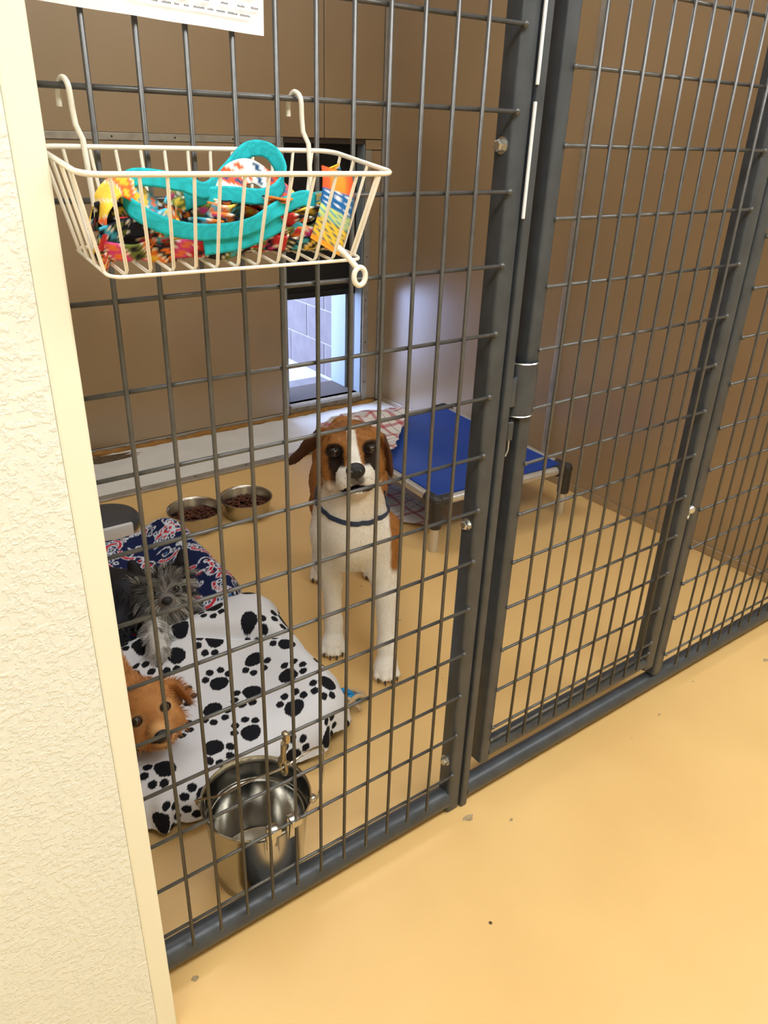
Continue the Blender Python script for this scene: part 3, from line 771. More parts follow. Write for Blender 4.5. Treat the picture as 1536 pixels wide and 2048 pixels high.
for x in (0.163, 0.204):
    zw = 0.2208
    g = G().box((x-0.010, 0.012, PH-0.016), (x+0.010, 0.0150, zw+0.006), 0.001).box((x-0.010, -0.005, zw+0.0045), (x+0.010, 0.0150, zw+0.0075), 0.001).box((x-0.010, -0.007, zw-0.006), (x+0.010, -0.0045, zw+0.0075), 0.001)
    autosmooth(g.obj('hanger', M['sst'], PL))
CLIP = root('snap_clip', (0.191, 0.015, 0.33), 'worn double snap clip tying the pail handle to the fence wire', 'clip')
autosmooth(G().box((0.186, -0.007, 0.412), (0.196, 0.009, 0.430), 0.003).tube([(0.190, 0.006, 0.405), (0.192, 0.014, 0.375), (0.194, 0.020, 0.352)], [0.006, 0.0045, 0.006], 10).obj('clip_body', M['brass'], CLIP))
ring = [(apex.x+0.001, apex.y+0.012*math.cos(a), apex.z+0.004+0.017*math.sin(a)) for a in np.linspace(0, 2*PI, 20, endpoint=False)]
G().tube(ring, 0.0032, 8, closed=True).obj('clip_hook', M['brass'], CLIP, True)

# ------------------------------------------------------------------ blue rope toy
RT = root('rope_toy', (0.60, 0.43, 0), 'blue frayed rope toy poking out from under the paw-print blanket', 'dog toy')
rr = random.Random(5)
for k in range(9):
    a = rr.uniform(-0.9, 0.75); ln = rr.uniform(0.05, 0.085)
    st_ = Vector((0.565, 0.415+0.016*(k-4)/2, 0.018+0.008*rr.random())); d = Vector((math.cos(a), math.sin(a), 0))
    P = catmull([st_, st_+d*ln*0.5+Vector((0, 0, 0.018*rr.random())), st_+d*ln+Vector((0, 0, -0.010))], 5)
    G().tube(P, [0.0062]*len(P), 7).obj('strand', M['rope'] if k % 4 else M['rope2'], RT, True)

# ------------------------------------------------------------------ paint chips on the floor
def chip(x, y, r_, seed):
    q = random.Random(seed); k = 11
    v = [(x+r_*q.uniform(0.45, 1)*math.cos(2*PI*i/k), y+0.6*r_*q.uniform(0.45, 1)*math.sin(2*PI*i/k), 0.0006) for i in range(k)]
    mk('paint_chip', v, [tuple(range(k))], M['chip'], floor)
for i, (x, y, r_) in enumerate([(0.607, -0.028, 0.028), (0.68, -0.085, 0.012), (1.23, -0.06, 0.011), (1.68, -0.09, 0.022), (-0.01, -0.02, 0.018), (1.10, -0.075, 0.006), (1.42, -0.03, 0.008), (0.93, 0.64, 0.012), (0.94, 0.86, 0.014), (0.86, 0.36, 0.007), (0.91, 0.5, 0.006)]):
    chip(x, y, r_*0.6, i)

# ================================================================== dogs
class SDF:
    """smooth-union field on a grid, meshed by surface nets"""
    def __init__(s, lo, hi, h):
        s.lo = np.array(lo, float); s.h = h
        s.n = np.ceil((np.array(hi)-s.lo)/h).astype(int)+1
        s.f = np.full(s.n, 0.06, np.float32)
        s.ax = [s.lo[i]+h*np.arange(s.n[i]) for i in range(3)]
    def _box(s, a, b):
        i0 = np.clip(np.floor((np.array(a)-s.lo)/s.h).astype(int), 0, s.n-1); i1 = np.clip(np.ceil((np.array(b)-s.lo)/s.h).astype(int)+1, 1, s.n)
        sl = tuple(slice(i0[k], i1[k]) for k in range(3))
        x, y, z = np.meshgrid(*[s.ax[k][sl[k]] for k in range(3)], indexing='ij')
        return sl, x, y, z
    def _mix(s, sl, d, k, sub=False):
        a = s.f[sl]
        if sub:
            h_ = np.clip(0.5-0.5*(a+d)/k, 0, 1); s.f[sl] = a*(1-h_)+(-d)*h_+k*h_*(1-h_)
        else:
            h_ = np.clip(0.5+0.5*(a-d)/k, 0, 1); s.f[sl] = a*(1-h_)+d*h_-k*h_*(1-h_)
    def ell(s, c, r, k=0.02, M=None, sub=False):
        c = np.array(c, float); m = max(r)+0.05
        sl, x, y, z = s._box(c-m, c+m)
        p = np.stack([x-c[0], y-c[1], z-c[2]], -1)
        if M is not None: p = p @ np.array(M)
        r = np.array(r); k0 = np.linalg.norm(p/r, axis=-1); k1 = np.linalg.norm(p/(r*r), axis=-1)
        s._mix(sl, (k0*(k0-1)/np.maximum(k1, 1e-6)).astype(np.float32), k, sub); return s
    def cone(s, a, b, ra, rb, k=0.02):
        a = np.array(a, float); b = np.array(b, float); m = max(ra, rb)+0.05
        sl, x, y, z = s._box(np.minimum(a, b)-m, np.maximum(a, b)+m)
        d = b-a; L2 = d@d
        t = np.clip(((x-a[0])*d[0]+(y-a[1])*d[1]+(z-a[2])*d[2])/L2, 0, 1)
        q = np.sqrt((x-a[0]-t*d[0])**2+(y-a[1]-t*d[1])**2+(z-a[2]-t*d[2])**2)
        s._mix(sl, (q-(ra+(rb-ra)*t)).astype(np.float32), k); return s
    def mesh(s):
        f = s.f; ins = f < 0
        nx, ny, nz = f.shape
        acc = np.zeros((nx-1, ny-1, nz-1, 3), np.float32); cnt = np.zeros((nx-1, ny-1, nz-1), np.float32)
        cor = lambda d: (slice(d[0], nx-1+d[0]), slice(d[1], ny-1+d[1]), slice(d[2], nz-1+d[2]))
        for axis in range(3):
            o = [i for i in range(3) if i != axis]
            for u in (0, 1):
                for v in (0, 1):
                    d0 = [0, 0, 0]; d0[o[0]] = u; d0[o[1]] = v; d1 = list(d0); d1[axis] = 1
                    a, b = f[cor(d0)], f[cor(d1)]; ch = (a < 0) != (b < 0)
                    t = np.where(ch, a/np.where(ch, a-b, 1), 0)
                    P = np.zeros(acc.shape, np.float32); P[..., axis] = t; P[..., o[0]] = u; P[..., o[1]] = v
                    acc += P*ch[..., None]; cnt += ch
        on = cnt > 0; idx = -np.ones(cnt.shape, int); idx[on] = np.arange(on.sum())
        ijk = np.argwhere(on); V = s.lo+s.h*(ijk+acc[on]/cnt[on][:, None])
        F = []
        for axis in range(3):
            o = [(axis+1) % 3, (axis+2) % 3]
            sl0 = [slice(None)]*3; sl1 = [slice(None)]*3; sl0[axis] = slice(0, -1); sl1[axis] = slice(1, None)
            a, b = ins[tuple(sl0)], ins[tuple(sl1)]
            e = np.argwhere(a != b)
            e = e[(e[:, o[0]] > 0) & (e[:, o[1]] > 0) & (e[:, o[0]] < f.shape[o[0]]-1) & (e[:, o[1]] < f.shape[o[1]]-1)]
            fl = a[tuple(e.T)]
            def q(du, dv):
                z = e.copy(); z[:, o[0]] += du; z[:, o[1]] += dv; return idx[tuple(z.T)]
            Q = np.stack([q(-1, -1), q(0, -1), q(0, 0), q(-1, 0)], 1)
            Q[~fl] = Q[~fl][:, ::-1]; F.append(Q)
        return V, np.concatenate(F)
def sdf_normals(S_, V):
    g = np.gradient(S_.f, S_.h); i = np.clip(np.round((V-S_.lo)/S_.h).astype(int), 0, S_.n-1)
    n_ = np.stack([c[tuple(i.T)] for c in g], 1); return n_/np.maximum(np.linalg.norm(n_, axis=1), 1e-6)[:, None]

CP = np.array((-0.2638, -0.8449, 1.3113))   # the point the dogs look at
class Head:
    """local frame at the eye midpoint: u image right, v up, w towards the viewer"""
    def __init__(s, o, roll=0.0, yaw=0.0, pitch=0.0):
        s.o = np.array(o, float); w = CP-s.o; w /= np.linalg.norm(w)
        up = np.array([0, 0, 1.0]); u = np.cross(up, w); u /= np.linalg.norm(u); v = np.cross(w, u)
        c, sn = math.cos(roll), math.sin(roll); u, v = u*c+v*sn, v*c-u*sn
        c, sn = math.cos(yaw), math.sin(yaw); w, u = w*c+u*sn, u*c-w*sn
        c, sn = math.cos(pitch), math.sin(pitch); w, v = w*c-v*sn, v*c+w*sn
        s.M = np.stack([u, v, w], 1)
    def __call__(s, *p): return s.o+s.M@np.array(p, float)
    def loc(s, V): return (V-s.o)@s.M
def blend(c, m, col):
    m = np.clip(m, 0, 1)[:, None]; return c*(1-m)+np.array(col)*m
sst = lambda x, a, b: np.clip((x-a)/(b-a), 0, 1)**2*(3-2*np.clip((x-a)/(b-a), 0, 1))
def eyeball(H, p, r, parent, iris, tilt=(0, 0)):
    c = H(*p); Mx = Matrix(H.M.tolist())
    e = G().ell(c, (r, r, r), 18, 12).obj('eye', iris, parent, True)
    d = Vector(H.M[:, 2])+Vector(H.M[:, 0])*tilt[0]+Vector(H.M[:, 1])*tilt[1]; d.normalize()
    G().ell(Vector(c)+d*r*0.60, (r*0.60, r*0.60, r*0.46), 16, 10, Mx).obj('pupil', M['pupil'], e, True)
    return e
def strands(name, parent, roots, dirs, length, width, cols, droop, segs=4, seed=1, m='vc_hair'):
    """long hair: one joined part of thin tapering blades"""
    r_ = np.random.default_rng(seed); n_ = len(roots)
    d = dirs/np.linalg.norm(dirs, axis=1)[:, None]
    side = np.cross(d, r_.normal(size=(n_, 3))); side /= np.linalg.norm(side, axis=1)[:, None]
    L_ = length*(0.7+0.6*r_.random(n_)); V = []; 
    for k in range(segs+1):
        t = k/segs
        p = roots+d*(L_*t)[:, None]+droop*(L_*t*t)[:, None]
        w_ = (width*(1-t)**0.7+0.00015)[:, None]
        V += [p-side*w_/2, p+side*w_/2]
    V = np.stack(V, 1).reshape(-1, 3); R = 2*(segs+1)
    base = (np.arange(n_)*R)[:, None]
    F = np.concatenate([base+np.array([2*k, 2*k+1, 2*k+3, 2*k+2]) for k in range(segs)])
    cc = np.repeat(cols, R, axis=0)
    o = mk(name, V, F, M[m], parent, True, cc); o['kind'] = 'stuff'; return o

# ------------------------------------------------------------------ standing brown and white dog
BD = root('dog', (0.80, 0.70, 0), 'large brown and white dog with dark eye mask standing and looking up', 'dog')
H = Head((0.728, 0.607, 0.60), math.radians(6.5), 0.03, math.radians(4))
B_ = SDF((0.54, 0.36, -0.004), (1.16, 1.16, 0.72), 0.0038)
def E(u, v, w, ru, rv, rw, k=0.015, sub=False, T=None):
    Mx = H.M if T is None else H.M@T
    B_.ell(H(u, v, w), (ru, rv, rw), k, Mx, sub)
# trunk
B_.cone((0.752, 0.650, 0.385), (0.84, 0.79, 0.42), 0.096, 0.102, 0.04).cone((0.84, 0.79, 0.42), (0.945, 0.985, 0.415), 0.098, 0.080, 0.04)
B_.ell((0.722, 0.590, 0.37), (0.080, 0.066, 0.080), 0.04)
B_.cone((0.705, 0.640, 0.295), (0.785, 0.590, 0.300), 0.046, 0.048, 0.035)
B_.cone((0.955, 0.99, 0.44), (0.99, 1.05, 0.47), 0.06, 0.035, 0.04)
# neck
nb_ = H(0.0, -0.055, -0.085)
B_.cone((0.752, 0.650, 0.415), nb_, 0.084, 0.064, 0.035).cone((0.712, 0.590, 0.40), H(0, -0.10, -0.03), 0.058, 0.044, 0.03)
# front legs
def limb(P, k=0.018):
    for (a, ra), (b, rb) in zip(P[:-1], P[1:]): B_.cone(a, b, ra, rb, k)
limb([((0.695, 0.645, 0.36), 0.060), ((0.694, 0.665, 0.270), 0.040), ((0.702, 0.660, 0.20), 0.0265), ((0.703, 0.652, 0.075), 0.0225), ((0.695, 0.640, 0.040), 0.026)])
limb([((0.792, 0.575, 0.37), 0.060), ((0.797, 0.562, 0.270), 0.042), ((0.788, 0.530, 0.20), 0.0285), ((0.768, 0.488, 0.075), 0.0235), ((0.757, 0.472, 0.040), 0.026)])
def paw(cx, cy, d, sc=1.0):
    d = np.array(d, float); d /= np.linalg.norm(d); sd = np.array([-d[1], d[0]])
    B_.ell((cx, cy, 0.024*sc), (0.030*sc, 0.030*sc, 0.022*sc), 0.012)
    tips = []
    for o_, fw in ((-0.0235, 0.018), (-0.0085, 0.030), (0.0085, 0.030), (0.0235, 0.018)):
        p0 = np.array([cx, cy])+sd*o_*0.75*sc+d*fw*0.35*sc; p = np.array([cx, cy])+sd*o_*sc+d*fw*sc
        B_.cone((*p0, 0.027*sc), (*p, 0.0135*sc), 0.0105*sc, 0.0105*sc, 0.004); tips.append((p, d))
    return tips
tips = paw(0.684, 0.626, (-0.50, -0.86), 1.08) + paw(0.743, 0.458, (-0.42, -0.90), 1.08)
# hind legs
limb([((0.925, 0.99, 0.40), 0.070), ((0.872, 0.965, 0.27), 0.045), ((0.905, 1.04, 0.135), 0.026), ((0.872, 0.995, 0.035), 0.022)])
limb([((1.005, 0.945, 0.40), 0.070), ((1.00, 0.905, 0.27), 0.045), ((1.055, 0.965, 0.135), 0.026), ((1.025, 0.915, 0.035), 0.022)])
tips += paw(0.858, 0.975, (-0.50, -0.86), 1.0) + paw(1.012, 0.895, (-0.50, -0.86), 1.0)
# head
E(0, 0.008, -0.070, 0.070, 0.066, 0.085, 0.03)
for s_ in (-1, 1):
    E(s_*0.050, -0.045, -0.060, 0.030, 0.050, 0.050, 0.02)
    E(s_*0.033, 0.020, -0.006, 0.027, 0.014, 0.020, 0.016)
    E(s_*0.025, -0.072, 0.028, 0.0235, 0.029, 0.042, 0.012)
    E(s_*0.045, -0.001, 0.010, 0.014, 0.010, 0.012, 0.012, True)
for s_ in (-1, 1):
    for (u0, v0, u1, v1) in ((0.014, 0.030, 0.050, 0.040), (0.012, 0.046, 0.042, 0.056)):
        B_.cone(H(s_*u0, v0, 0.0035-0.25*(v0-0.02)), H(s_*u1, v1, -0.016-0.25*(v1-0.02)), 0.0065, 0.0060, 0.009)
E(0, -0.018, 0.002, 0.026, 0.026, 0.045, 0.02)
E(0, -0.053, 0.028, 0.041, 0.031, 0.050, 0.018)
E(0, -0.100, 0.010, 0.028, 0.017, 0.048, 0.012)
E(0, -0.0885, 0.062, 0.034, 0.0075, 0.032, 0.004, True)
E(0.0, -0.062, 0.075, 0.0022, 0.020, 0.012, 0.004, True)
# ears: the right one hangs, the left one is flung out sideways
def flap(P, wdir, wid, th, k=0.01):
    for (a, b, w0) in P:
        a = np.array(a); b = np.array(b); ax = b-a; L_ = np.linalg.norm(ax); ax /= L_
        wd = np.array(wdir, float); wd -= ax*(wd@ax); wd /= np.linalg.norm(wd); nn = np.cross(ax, wd)
        E(*((a+b)/2), L_*0.66, w0, th, k, False, np.stack([ax, wd, nn], 1))
flap([((0.056, 0.046, -0.07), (0.084, 0.018, -0.065), 0.026), ((0.080, 0.022, -0.065), (0.092, -0.030, -0.055), 0.030), ((0.091, -0.025, -0.055), (0.092, -0.075, -0.05), 0.022)], (0.15, 0, 1), 0, 0.0075)
flap([((-0.054, 0.048, -0.075), (-0.088, 0.035, -0.08), 0.026), ((-0.086, 0.035, -0.08), (-0.125, 0.004, -0.085), 0.028), ((-0.122, 0.006, -0.085), (-0.160, -0.022, -0.09), 0.018)], (0.3, 0.7, 0.5), 0, 0.0075)
flap([((-0.066, 0.02, -0.05), (-0.076, -0.045, -0.045), 0.020), ((-0.076, -0.04, -0.045), (-0.068, -0.088, -0.03), 0.017)], (0.35, 0, 1), 0, 0.008)
V, F = B_.mesh()
q = H.loc(V); u, v_, w_ = q.T
nz = 0.006*vnoise(V[:, 0]*6, V[:, 2]*6+V[:, 1]*5, 31)
BR = srgb(166, 110, 54); BRD = srgb(112, 66, 32); WHT = srgb(246, 240, 228); DRK = srgb(34, 26, 24); CRM = srgb(226, 202, 168)
col = np.tile(np.array(BR), (len(V), 1))
# body: white chest, belly and legs, brown back and flanks
fd = np.array([-0.483, -0.876]); sd = np.array([0.876, -0.483])
rel = V[:, :2]-np.array([0.745, 0.64]); fw = rel@fd; lat = rel@sd
wb_ = sst(fw+nz*2, -0.035, -0.015)*(1-sst(np.abs(lat+0.004)+nz*2+0.25*np.maximum(0.36-V[:, 2], 0)*0, 0.098, 0.106))
legs = 1-sst(V[:, 2]+nz*3+0.25*np.maximum(-fw-0.05, 0), 0.25, 0.28)
neckback = sst((V-H.o)@H.M[:, 2]+nz, -0.13, -0.10)
col = blend(col, np.maximum(wb_, legs), WHT)
hm_ = sst(V[:, 2], 0.50, 0.525)*(np.abs(u) < 0.2)
hc = np.tile(np.array(BR), (len(V), 1))
hc = blend(hc, sst(v_, 0.03, 0.06)*0.45, BRD)
hc = blend(hc, sst(0.5*np.sin(v_*420+np.abs(u)*160)+0.5, 0.55, 1)*(v_ > 0.012)*(np.abs(u) > 0.012)*(np.abs(u) < 0.055)*0.35, BRD)
for s_ in (-1, 1):
    m_ = 1-sst(np.hypot((u-s_*0.045)/0.024, (v_-0.003)/0.021)+nz*25, 0.8, 1.1)
    m2 = 1-sst(np.hypot((u-s_*(0.043-0.10*np.minimum(v_+0.02, 0)*0))/0.021, (v_+0.028)/0.042)+nz*25, 0.8, 1.1)
    m3 = 1-sst(np.hypot((u-s_*0.050)/0.012, (v_+0.062)/0.030)+nz*20, 0.8, 1.15)
    hc = blend(hc, np.maximum(np.maximum(m_, m2), m3*0.8)*0.96, DRK)
blaze = (1-sst(np.abs(u-0.002+0.05*v_)+nz*0.5-0.12*np.maximum(-v_-0.010, 0), 0.0085, 0.0125))*(v_ < 0.050+nz)
muz = sst(w_+nz, 0.008, 0.020)*(1-sst(np.abs(u)+nz, 0.047, 0.053))*(1-sst(v_+nz*0.5, -0.040, -0.030))
hc = blend(hc, np.maximum(blaze, muz), WHT)
hc = blend(hc, (1-sst(np.hypot(u/0.022, (v_+0.066)/0.017), 0.7, 1.15))*(w_ > 0.03)*0.85, srgb(72, 64, 62))
lipv = -0.0790-0.30*np.abs(u)
lips = (v_ < lipv+0.002)*(v_ > lipv-0.004-0.013*np.clip(1-(u/0.040)**2, 0, 1))*(w_ > 0.002)*(np.abs(u) < 0.044)
hc = blend(hc, lips*1.0, srgb(24, 17, 17))
hc = blend(hc, (v_ < -0.099)*(w_ > -0.02)*0.8*(np.abs(u) < 0.035), srgb(206, 180, 152))
ear = np.maximum(sst(np.abs(u), 0.079, 0.084)*(v_ > -0.11), sst(-u, 0.085, 0.095))
hc = blend(hc, ear, srgb(84, 50, 28))
hc = blend(hc, (u < -0.09)*(w_ > -0.083)*0.4, srgb(58, 36, 26))
spots = (np.sin(u*900)*np.sin(v_*840+1) > 0.80)*(w_ > 0.02)*(v_ < -0.055)*(np.abs(u) > 0.026)
hc = blend(hc, spots*0.5*muz, srgb(90, 60, 54))
thr = (v_ < -0.105)*1.0
hc = blend(hc, thr*sst(0.062-np.abs(u+0.0), 0.0, 0.008), CRM)
col = col*(1-hm_[:, None])+hc*hm_[:, None]
tint = sst(V[:, 2], 0.38, 0.47)*(1-hm_)*wb_
col = blend(col, tint*0.5, CRM)
mk('body', V, F, M['vc_fur'], BD, True, col)
N_ = sdf_normals(B_, V); r_ = np.random.default_rng(40)
pick = r_.choice(len(V), 34000)
bad = np.zeros(len(pick), bool)
for s_ in (-1, 1): bad |= np.hypot(u[pick]-s_*0.045, v_[pick]) < 0.017
bad |= (np.hypot(u[pick], v_[pick]+0.045) < 0.026) & (w_[pick] > 0.04)
bad |= V[pick][:, 2] < 0.012
pick = pick[~bad]
flow = np.where(hm_[pick][:, None] > 0.5, (H.M@np.stack([u[pick]*4, v_[pick]*4+0.1, -0.8+0*u[pick]])).T, np.array([0.20, 0.36, -0.9]))
flow = flow-N_[pick]*(flow*N_[pick]).sum(1)[:, None]; flow /= np.maximum(np.linalg.norm(flow, axis=1), 1e-3)[:, None]
strands('coat', BD, V[pick], flow+N_[pick]*0.28+0.12*r_.normal(size=(len(pick), 3)), np.full(len(pick), 0.0070), np.full(len(pick), 0.0009), col[pick]*(0.86+0.26*r_.random(len(pick)))[:, None], np.zeros((len(pick), 3)), 2, 8)
# nose, eyes, collar, claws
g = G(); Mx = Matrix(H.M.tolist())
g.ell(H(0, -0.043, 0.076), (0.0235, 0.0195, 0.0150), 22, 14, Mx)
no = g.obj('nose', M['nose'], BD, True)
for s_ in (-1, 1): G().ell(H(s_*0.0105, -0.045, 0.0885), (0.0050, 0.0046, 0.0030), 12, 8, Mx).obj('nostril', M['pupil'], no, True)
for s_ in (-1, 1):
    eyeball(H, (s_*0.045, 0.0, 0.000), 0.0142, BD, M['eye'], (0, 0.12))
    pts = [H(s_*0.045+0.0132*math.cos(a), 0.0+0.0106*math.sin(a), 0.0085) for a in np.linspace(0, 2*PI, 18, endpoint=False)]
    G().tube(pts, 0.0018, 6, closed=True).obj('eyelid', M['eyewhite'], BD, True)
na = np.array([0.752, 0.650, 0.415]); ax = nb_-na
cc = na+ax*0.16+np.array([-0.012, -0.022, 0.004]); zx = ax/np.linalg.norm(ax); zx = zx*0.80+np.array([-0.483, -0.876, 0])*0.10+np.array([0.483, 0.876, 0])*0.0; zx /= np.linalg.norm(zx)
e1 = np.cross(zx, [0, 0, 1.0]); e1 /= np.linalg.norm(e1); e2 = np.cross(zx, e1)
g = G(); vv = []; ff = []
n_ = 48
for i in range(n_):
    a = 2*PI*i/n_; d = e1*math.cos(a)+e2*math.sin(a)
    # ray outwards until it leaves the body field
    r_ = 0.03
    while r_ < 0.13:
        p = cc+d*r_; ii = np.round((p-B_.lo)/B_.h).astype(int)
        if (ii < 0).any() or (ii >= B_.n).any() or B_.f[tuple(ii)] > 0.0005: break
        r_ += 0.002
    for (o_, hh) in ((0.001, -0.006), (0.0045, -0.006), (0.0045, 0.006), (0.001, 0.006)): vv.append(cc+d*(r_+o_)+zx*hh)
for i in range(n_):
    for k in range(4): a = i*4+k; b = i*4+(k+1) % 4; c = ((i+1) % n_)*4; ff.append((a, b, c+(k+1) % 4, c+k))
mk('collar', vv, ff, M['collar'], BD)
for p, d in tips:
    G().tube([(p[0]+d[0]*0.007, p[1]+d[1]*0.007, 0.015), (p[0]+d[0]*0.0145, p[1]+d[1]*0.0145, 0.008), (p[0]+d[0]*0.018, p[1]+d[1]*0.018, 0.003)], [0.0032, 0.0026, 0.0008], 7).obj('claw', M['claw'], BD, True)

# ------------------------------------------------------------------ grey terrier
TD = root('dog', (0.26, 0.93, 0.14), 'small shaggy grey terrier with dark ears lying on the navy blanket', 'dog')
H = Head((0.302, 0.842, 0.212), math.radians(6), 0.0, math.radians(-4))
B_ = SDF((0.05, 0.62, 0.08), (0.50, 1.22, 0.34), 0.0042)
B_.cone((0.225, 0.93, 0.175), (0.10, 1.10, 0.175), 0.070, 0.072, 0.03).cone((0.225, 0.93, 0.175), H(0, -0.03, -0.06), 0.062, 0.05, 0.03)
B_.cone((0.275, 0.85, 0.150), (0.235, 0.735, 0.140), 0.033, 0.026, 0.02).cone((0.235, 0.735, 0.140), (0.225, 0.70, 0.138), 0.027, 0.026, 0.01)
B_.cone((0.185, 0.88, 0.150), (0.130, 0.80, 0.140), 0.040, 0.030, 0.02)
E(0, 0.008, -0.045, 0.056, 0.050, 0.055, 0.02)
E(0, -0.026, 0.010, 0.024, 0.020, 0.034, 0.015); E(0, -0.045, 0.0, 0.030, 0.022, 0.030, 0.015)
for s_ in (-1, 1):
    E(s_*0.030, 0.0, 0.008, 0.010, 0.008, 0.010, 0.008, True)
    flap([((s_*0.044, 0.040, -0.045), (s_*0.060, 0.066, -0.030), 0.025), ((s_*0.058, 0.064, -0.03), (s_*0.068, 0.100, -0.030), 0.016)], (1, -s_*0.5, 0.15), 0, 0.007)
V, F = B_.mesh(); N_ = sdf_normals(B_, V); q = H.loc(V); u, v_, w_ = q.T
GR = np.array(srgb(82, 78, 76)); LG_ = np.array(srgb(186, 180, 172)); DG = np.array(srgb(36, 36, 42))
col = np.tile(DG, (len(V), 1))
hd = 1-sst(np.linalg.norm(q-np.array([0, 0, -0.03]), axis=1), 0.075, 0.095)
col = blend(col, hd, GR)
col = blend(col, hd*(np.abs(u) < 0.045)*(v_ < 0.05)*sst(w_, -0.04, 0.0)*0.35, LG_)
earm = sst(v_, 0.052, 0.062)*(np.abs(u) > 0.034)
col = blend(col, earm, srgb(30, 27, 28))
leg = (V[:, 1] < 0.815)*(V[:, 0] > 0.19)*(V[:, 2] < 0.185)*(1-hd)
col = blend(col, leg, srgb(206, 202, 196))
mk('body', V, F, M['vc_fur'], TD, True, col)
r_ = np.random.default_rng(41)
pick = r_.choice(len(V), 15000, p=(lambda p: p/p.sum())(0.35+2.2*hd+1.2*leg))
P = V[pick]; D = N_[pick]; uq = u[pick]; vq = v_[pick]; wq = w_[pick]
keepm = ~((earm[pick] > 0.3) & (r_.random(len(P)) < 0.93)); nosed = np.hypot(uq, vq+0.026) > 0.022
eyed = np.minimum(np.hypot(uq-0.030, vq), np.hypot(uq+0.030, vq)) > 0.0145
sel = keepm & nosed & (eyed | (wq < -0.03)); P = P[sel]; D = D[sel]; uq = uq[sel]; vq = vq[sel]; wq = wq[sel]; pk = pick[sel]
hh = hd[pk][:, None]
rad = np.stack([uq, vq+0.010, 0*uq], 1); rad /= np.maximum(np.linalg.norm(rad, axis=1), 1e-3)[:, None]
Dh = (H.M@(rad.T)).T*0.95+D*0.45+(H.M@np.array([0, -0.15, 0.1]))
Db = D*0.55+np.array([-0.1, -0.25, -0.55])
Dd = Dh*hh+Db*(1-hh)+0.22*r_.normal(size=P.shape)
ln = np.where(hd[pk] > 0.5, np.where(wq > 0.0, 0.022, 0.034)+0.012*(vq < -0.02), 0.020)*np.where(earm[pk] > 0.3, 0.4, 1)
K = 420; gi = r_.choice(len(P), K)
own = np.concatenate([np.argmin(((P[i:i+2000, None, :]-P[gi][None])**2).sum(-1), 1) for i in range(0, len(P), 2000)])
gd = Dd[gi]+0.25*r_.normal(size=(K, 3)); Dd = 0.75*gd[own]+0.25*Dd+(P[gi][own]-P)*14.0
gsh = 0.45+0.75*r_.random(K); gpale = r_.random(K)
shade = (gsh[own]*(0.8+0.4*r_.random(len(P))))[:, None]
hcol = col[pk]*shade
pale = (gpale[own] < (0.20+0.25*(vq < -0.01))*hd[pk])[:, None]
hcol = np.where(pale & (earm[pk] < 0.3)[:, None], LG_*shade, hcol)
strands('fur', TD, P, Dd, ln, np.full(len(P), 0.0013), hcol, (np.array([0, 0, -0.35])*np.ones_like(P)), 3, 5)
Mx = Matrix(H.M.tolist())
G().ell(H(0, -0.027, 0.044), (0.0140, 0.0115, 0.0095), 16, 10, Mx).obj('nose', M['nose'], TD, True)
for s_ in (-1, 1): eyeball(H, (s_*0.030, 0.0, 0.008), 0.0088, TD, M['pupil'], (0, 0.1))

# ------------------------------------------------------------------ golden brown puppy
PD = root('dog', (0.07, 0.50, 0.12), 'golden brown puppy resting its chin on the paw-print blanket beside the cream wall', 'dog')
H = Head((0.098, 0.402, 0.222), math.radians(17), 0.0, math.radians(8))
B_ = SDF((-0.055, 0.28, 0.07), (0.26, 0.82, 0.34), 0.0040)
B_.cone((0.05, 0.52, 0.175), (0.045, 0.70, 0.185), 0.075, 0.078, 0.03).cone((0.055, 0.52, 0.18), H(0, -0.01, -0.06), 0.068, 0.055, 0.03)
E(0, 0.012, -0.050, 0.058, 0.054, 0.058, 0.02)
E(0, -0.034, 0.014, 0.026, 0.024, 0.038, 0.018); E(0, -0.058, 0.004, 0.026, 0.014, 0.034, 0.012)
for s_ in (-1, 1):
    E(s_*0.034, -0.034, -0.022, 0.025, 0.030, 0.034, 0.016)
    E(s_*0.031, 0.001, 0.006, 0.011, 0.0085, 0.010, 0.008, True)
    flap([((s_*0.044, 0.038, -0.05), (s_*0.070, 0.030, -0.04), 0.022), ((s_*0.068, 0.030, -0.04), (s_*0.080, -0.012, -0.028), 0.026)], (0.1, 0.2, 1), 0, 0.009)
V, F = B_.mesh(); N_ = sdf_normals(B_, V); q = H.loc(V); u, v_, w_ = q.T
GB = np.array(srgb(190, 130, 72)); GL = np.array(srgb(228, 180, 122)); GD = np.array(srgb(132, 78, 38))
nz = vnoise(V[:, 0]*9, V[:, 2]*9+V[:, 1]*7, 77)
col = np.tile(GB, (len(V), 1)); col = blend(col, sst(nz, -0.1, 0.6)*0.5, GD)
col = blend(col, (1-sst(np.hypot(u/0.03, (v_+0.042)/0.03), 0.6, 1.2))*(w_ > -0.01)*0.7, GL)
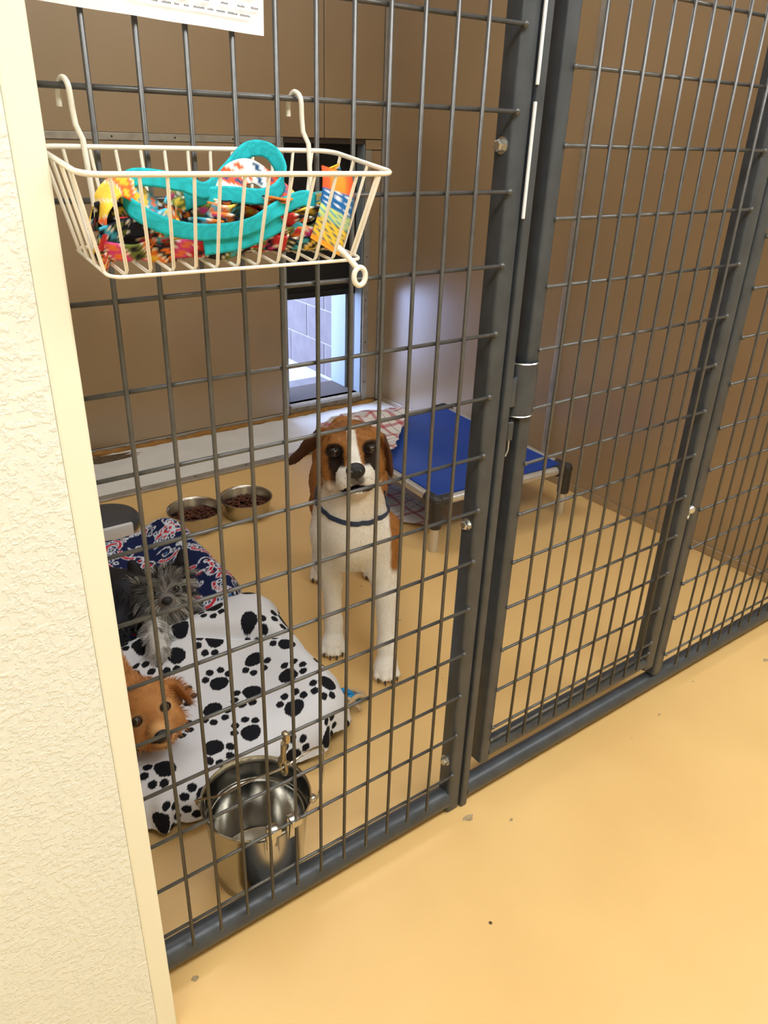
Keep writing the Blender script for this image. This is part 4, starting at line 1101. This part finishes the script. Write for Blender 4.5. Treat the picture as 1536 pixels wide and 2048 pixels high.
for s_ in (-1, 1): col = blend(col, (1-sst(np.hypot((u-s_*0.031)/0.018, (v_-0.002)/0.015), 0.8, 1.2))*(w_ > -0.03)*0.5, GL)
col = blend(col, sst(np.abs(u), 0.062, 0.072)*0.7, GD)
col = blend(col, (1-sst(np.abs(v_+0.0545-0.3*np.abs(u)), 0.0025, 0.0045))*(w_ > 0.012)*(np.abs(u) < 0.024), srgb(44, 20, 18))
col = blend(col, (1-sst(np.hypot((u-0.010)/0.008, (v_+0.0555)/0.0045), 0.7, 1.1))*(w_ > 0.012), srgb(150, 48, 44))
mk('body', V, F, M['vc_fur'], PD, True, col)
r_ = np.random.default_rng(43)
pick = r_.choice(len(V), 9000); uq, vq, wq = u[pick], v_[pick], w_[pick]
sel = (np.hypot(uq, vq+0.046) > 0.023) & ((np.minimum(np.hypot(uq-0.031, vq), np.hypot(uq+0.031, vq)) > 0.013) | (wq < -0.03))
pick = pick[sel]; uq, vq, wq = u[pick], v_[pick], w_[pick]
rad = np.stack([uq, vq, -0.04+0*uq], 1); rad /= np.maximum(np.linalg.norm(rad, axis=1), 1e-3)[:, None]
Dd = N_[pick]*0.5+(H.M@rad.T).T*0.8+np.array([0, 0, -0.15])+0.15*r_.normal(size=(len(pick), 3))
ln = np.where(np.abs(uq) > 0.058, 0.015, np.where(wq > -0.02, 0.006, 0.013))
strands('fur', PD, V[pick], Dd, ln, np.full(len(pick), 0.0012), col[pick]*(0.8+0.6*r_.random(len(pick)))[:, None], (np.array([0, 0, -0.3])*np.ones((len(pick), 3))), 3, 6)
Mx = Matrix(H.M.tolist())
G().ell(H(0, -0.040, 0.049), (0.0150, 0.0110, 0.0090), 16, 10, Mx).obj('nose', M['nose'], PD, True)
for s_ in (-1, 1):
    eyeball(H, (s_*0.031, 0.001, 0.001), 0.0104, PD, M['amber'], (0, 0.1))
    pts = [H(s_*0.031+0.0100*math.cos(a), 0.001+0.0080*math.sin(a), 0.0068) for a in np.linspace(0, 2*PI, 18, endpoint=False)]
    G().tube(pts, 0.0016, 6, closed=True).obj('eyelid', M['eyewhite'], PD, True)
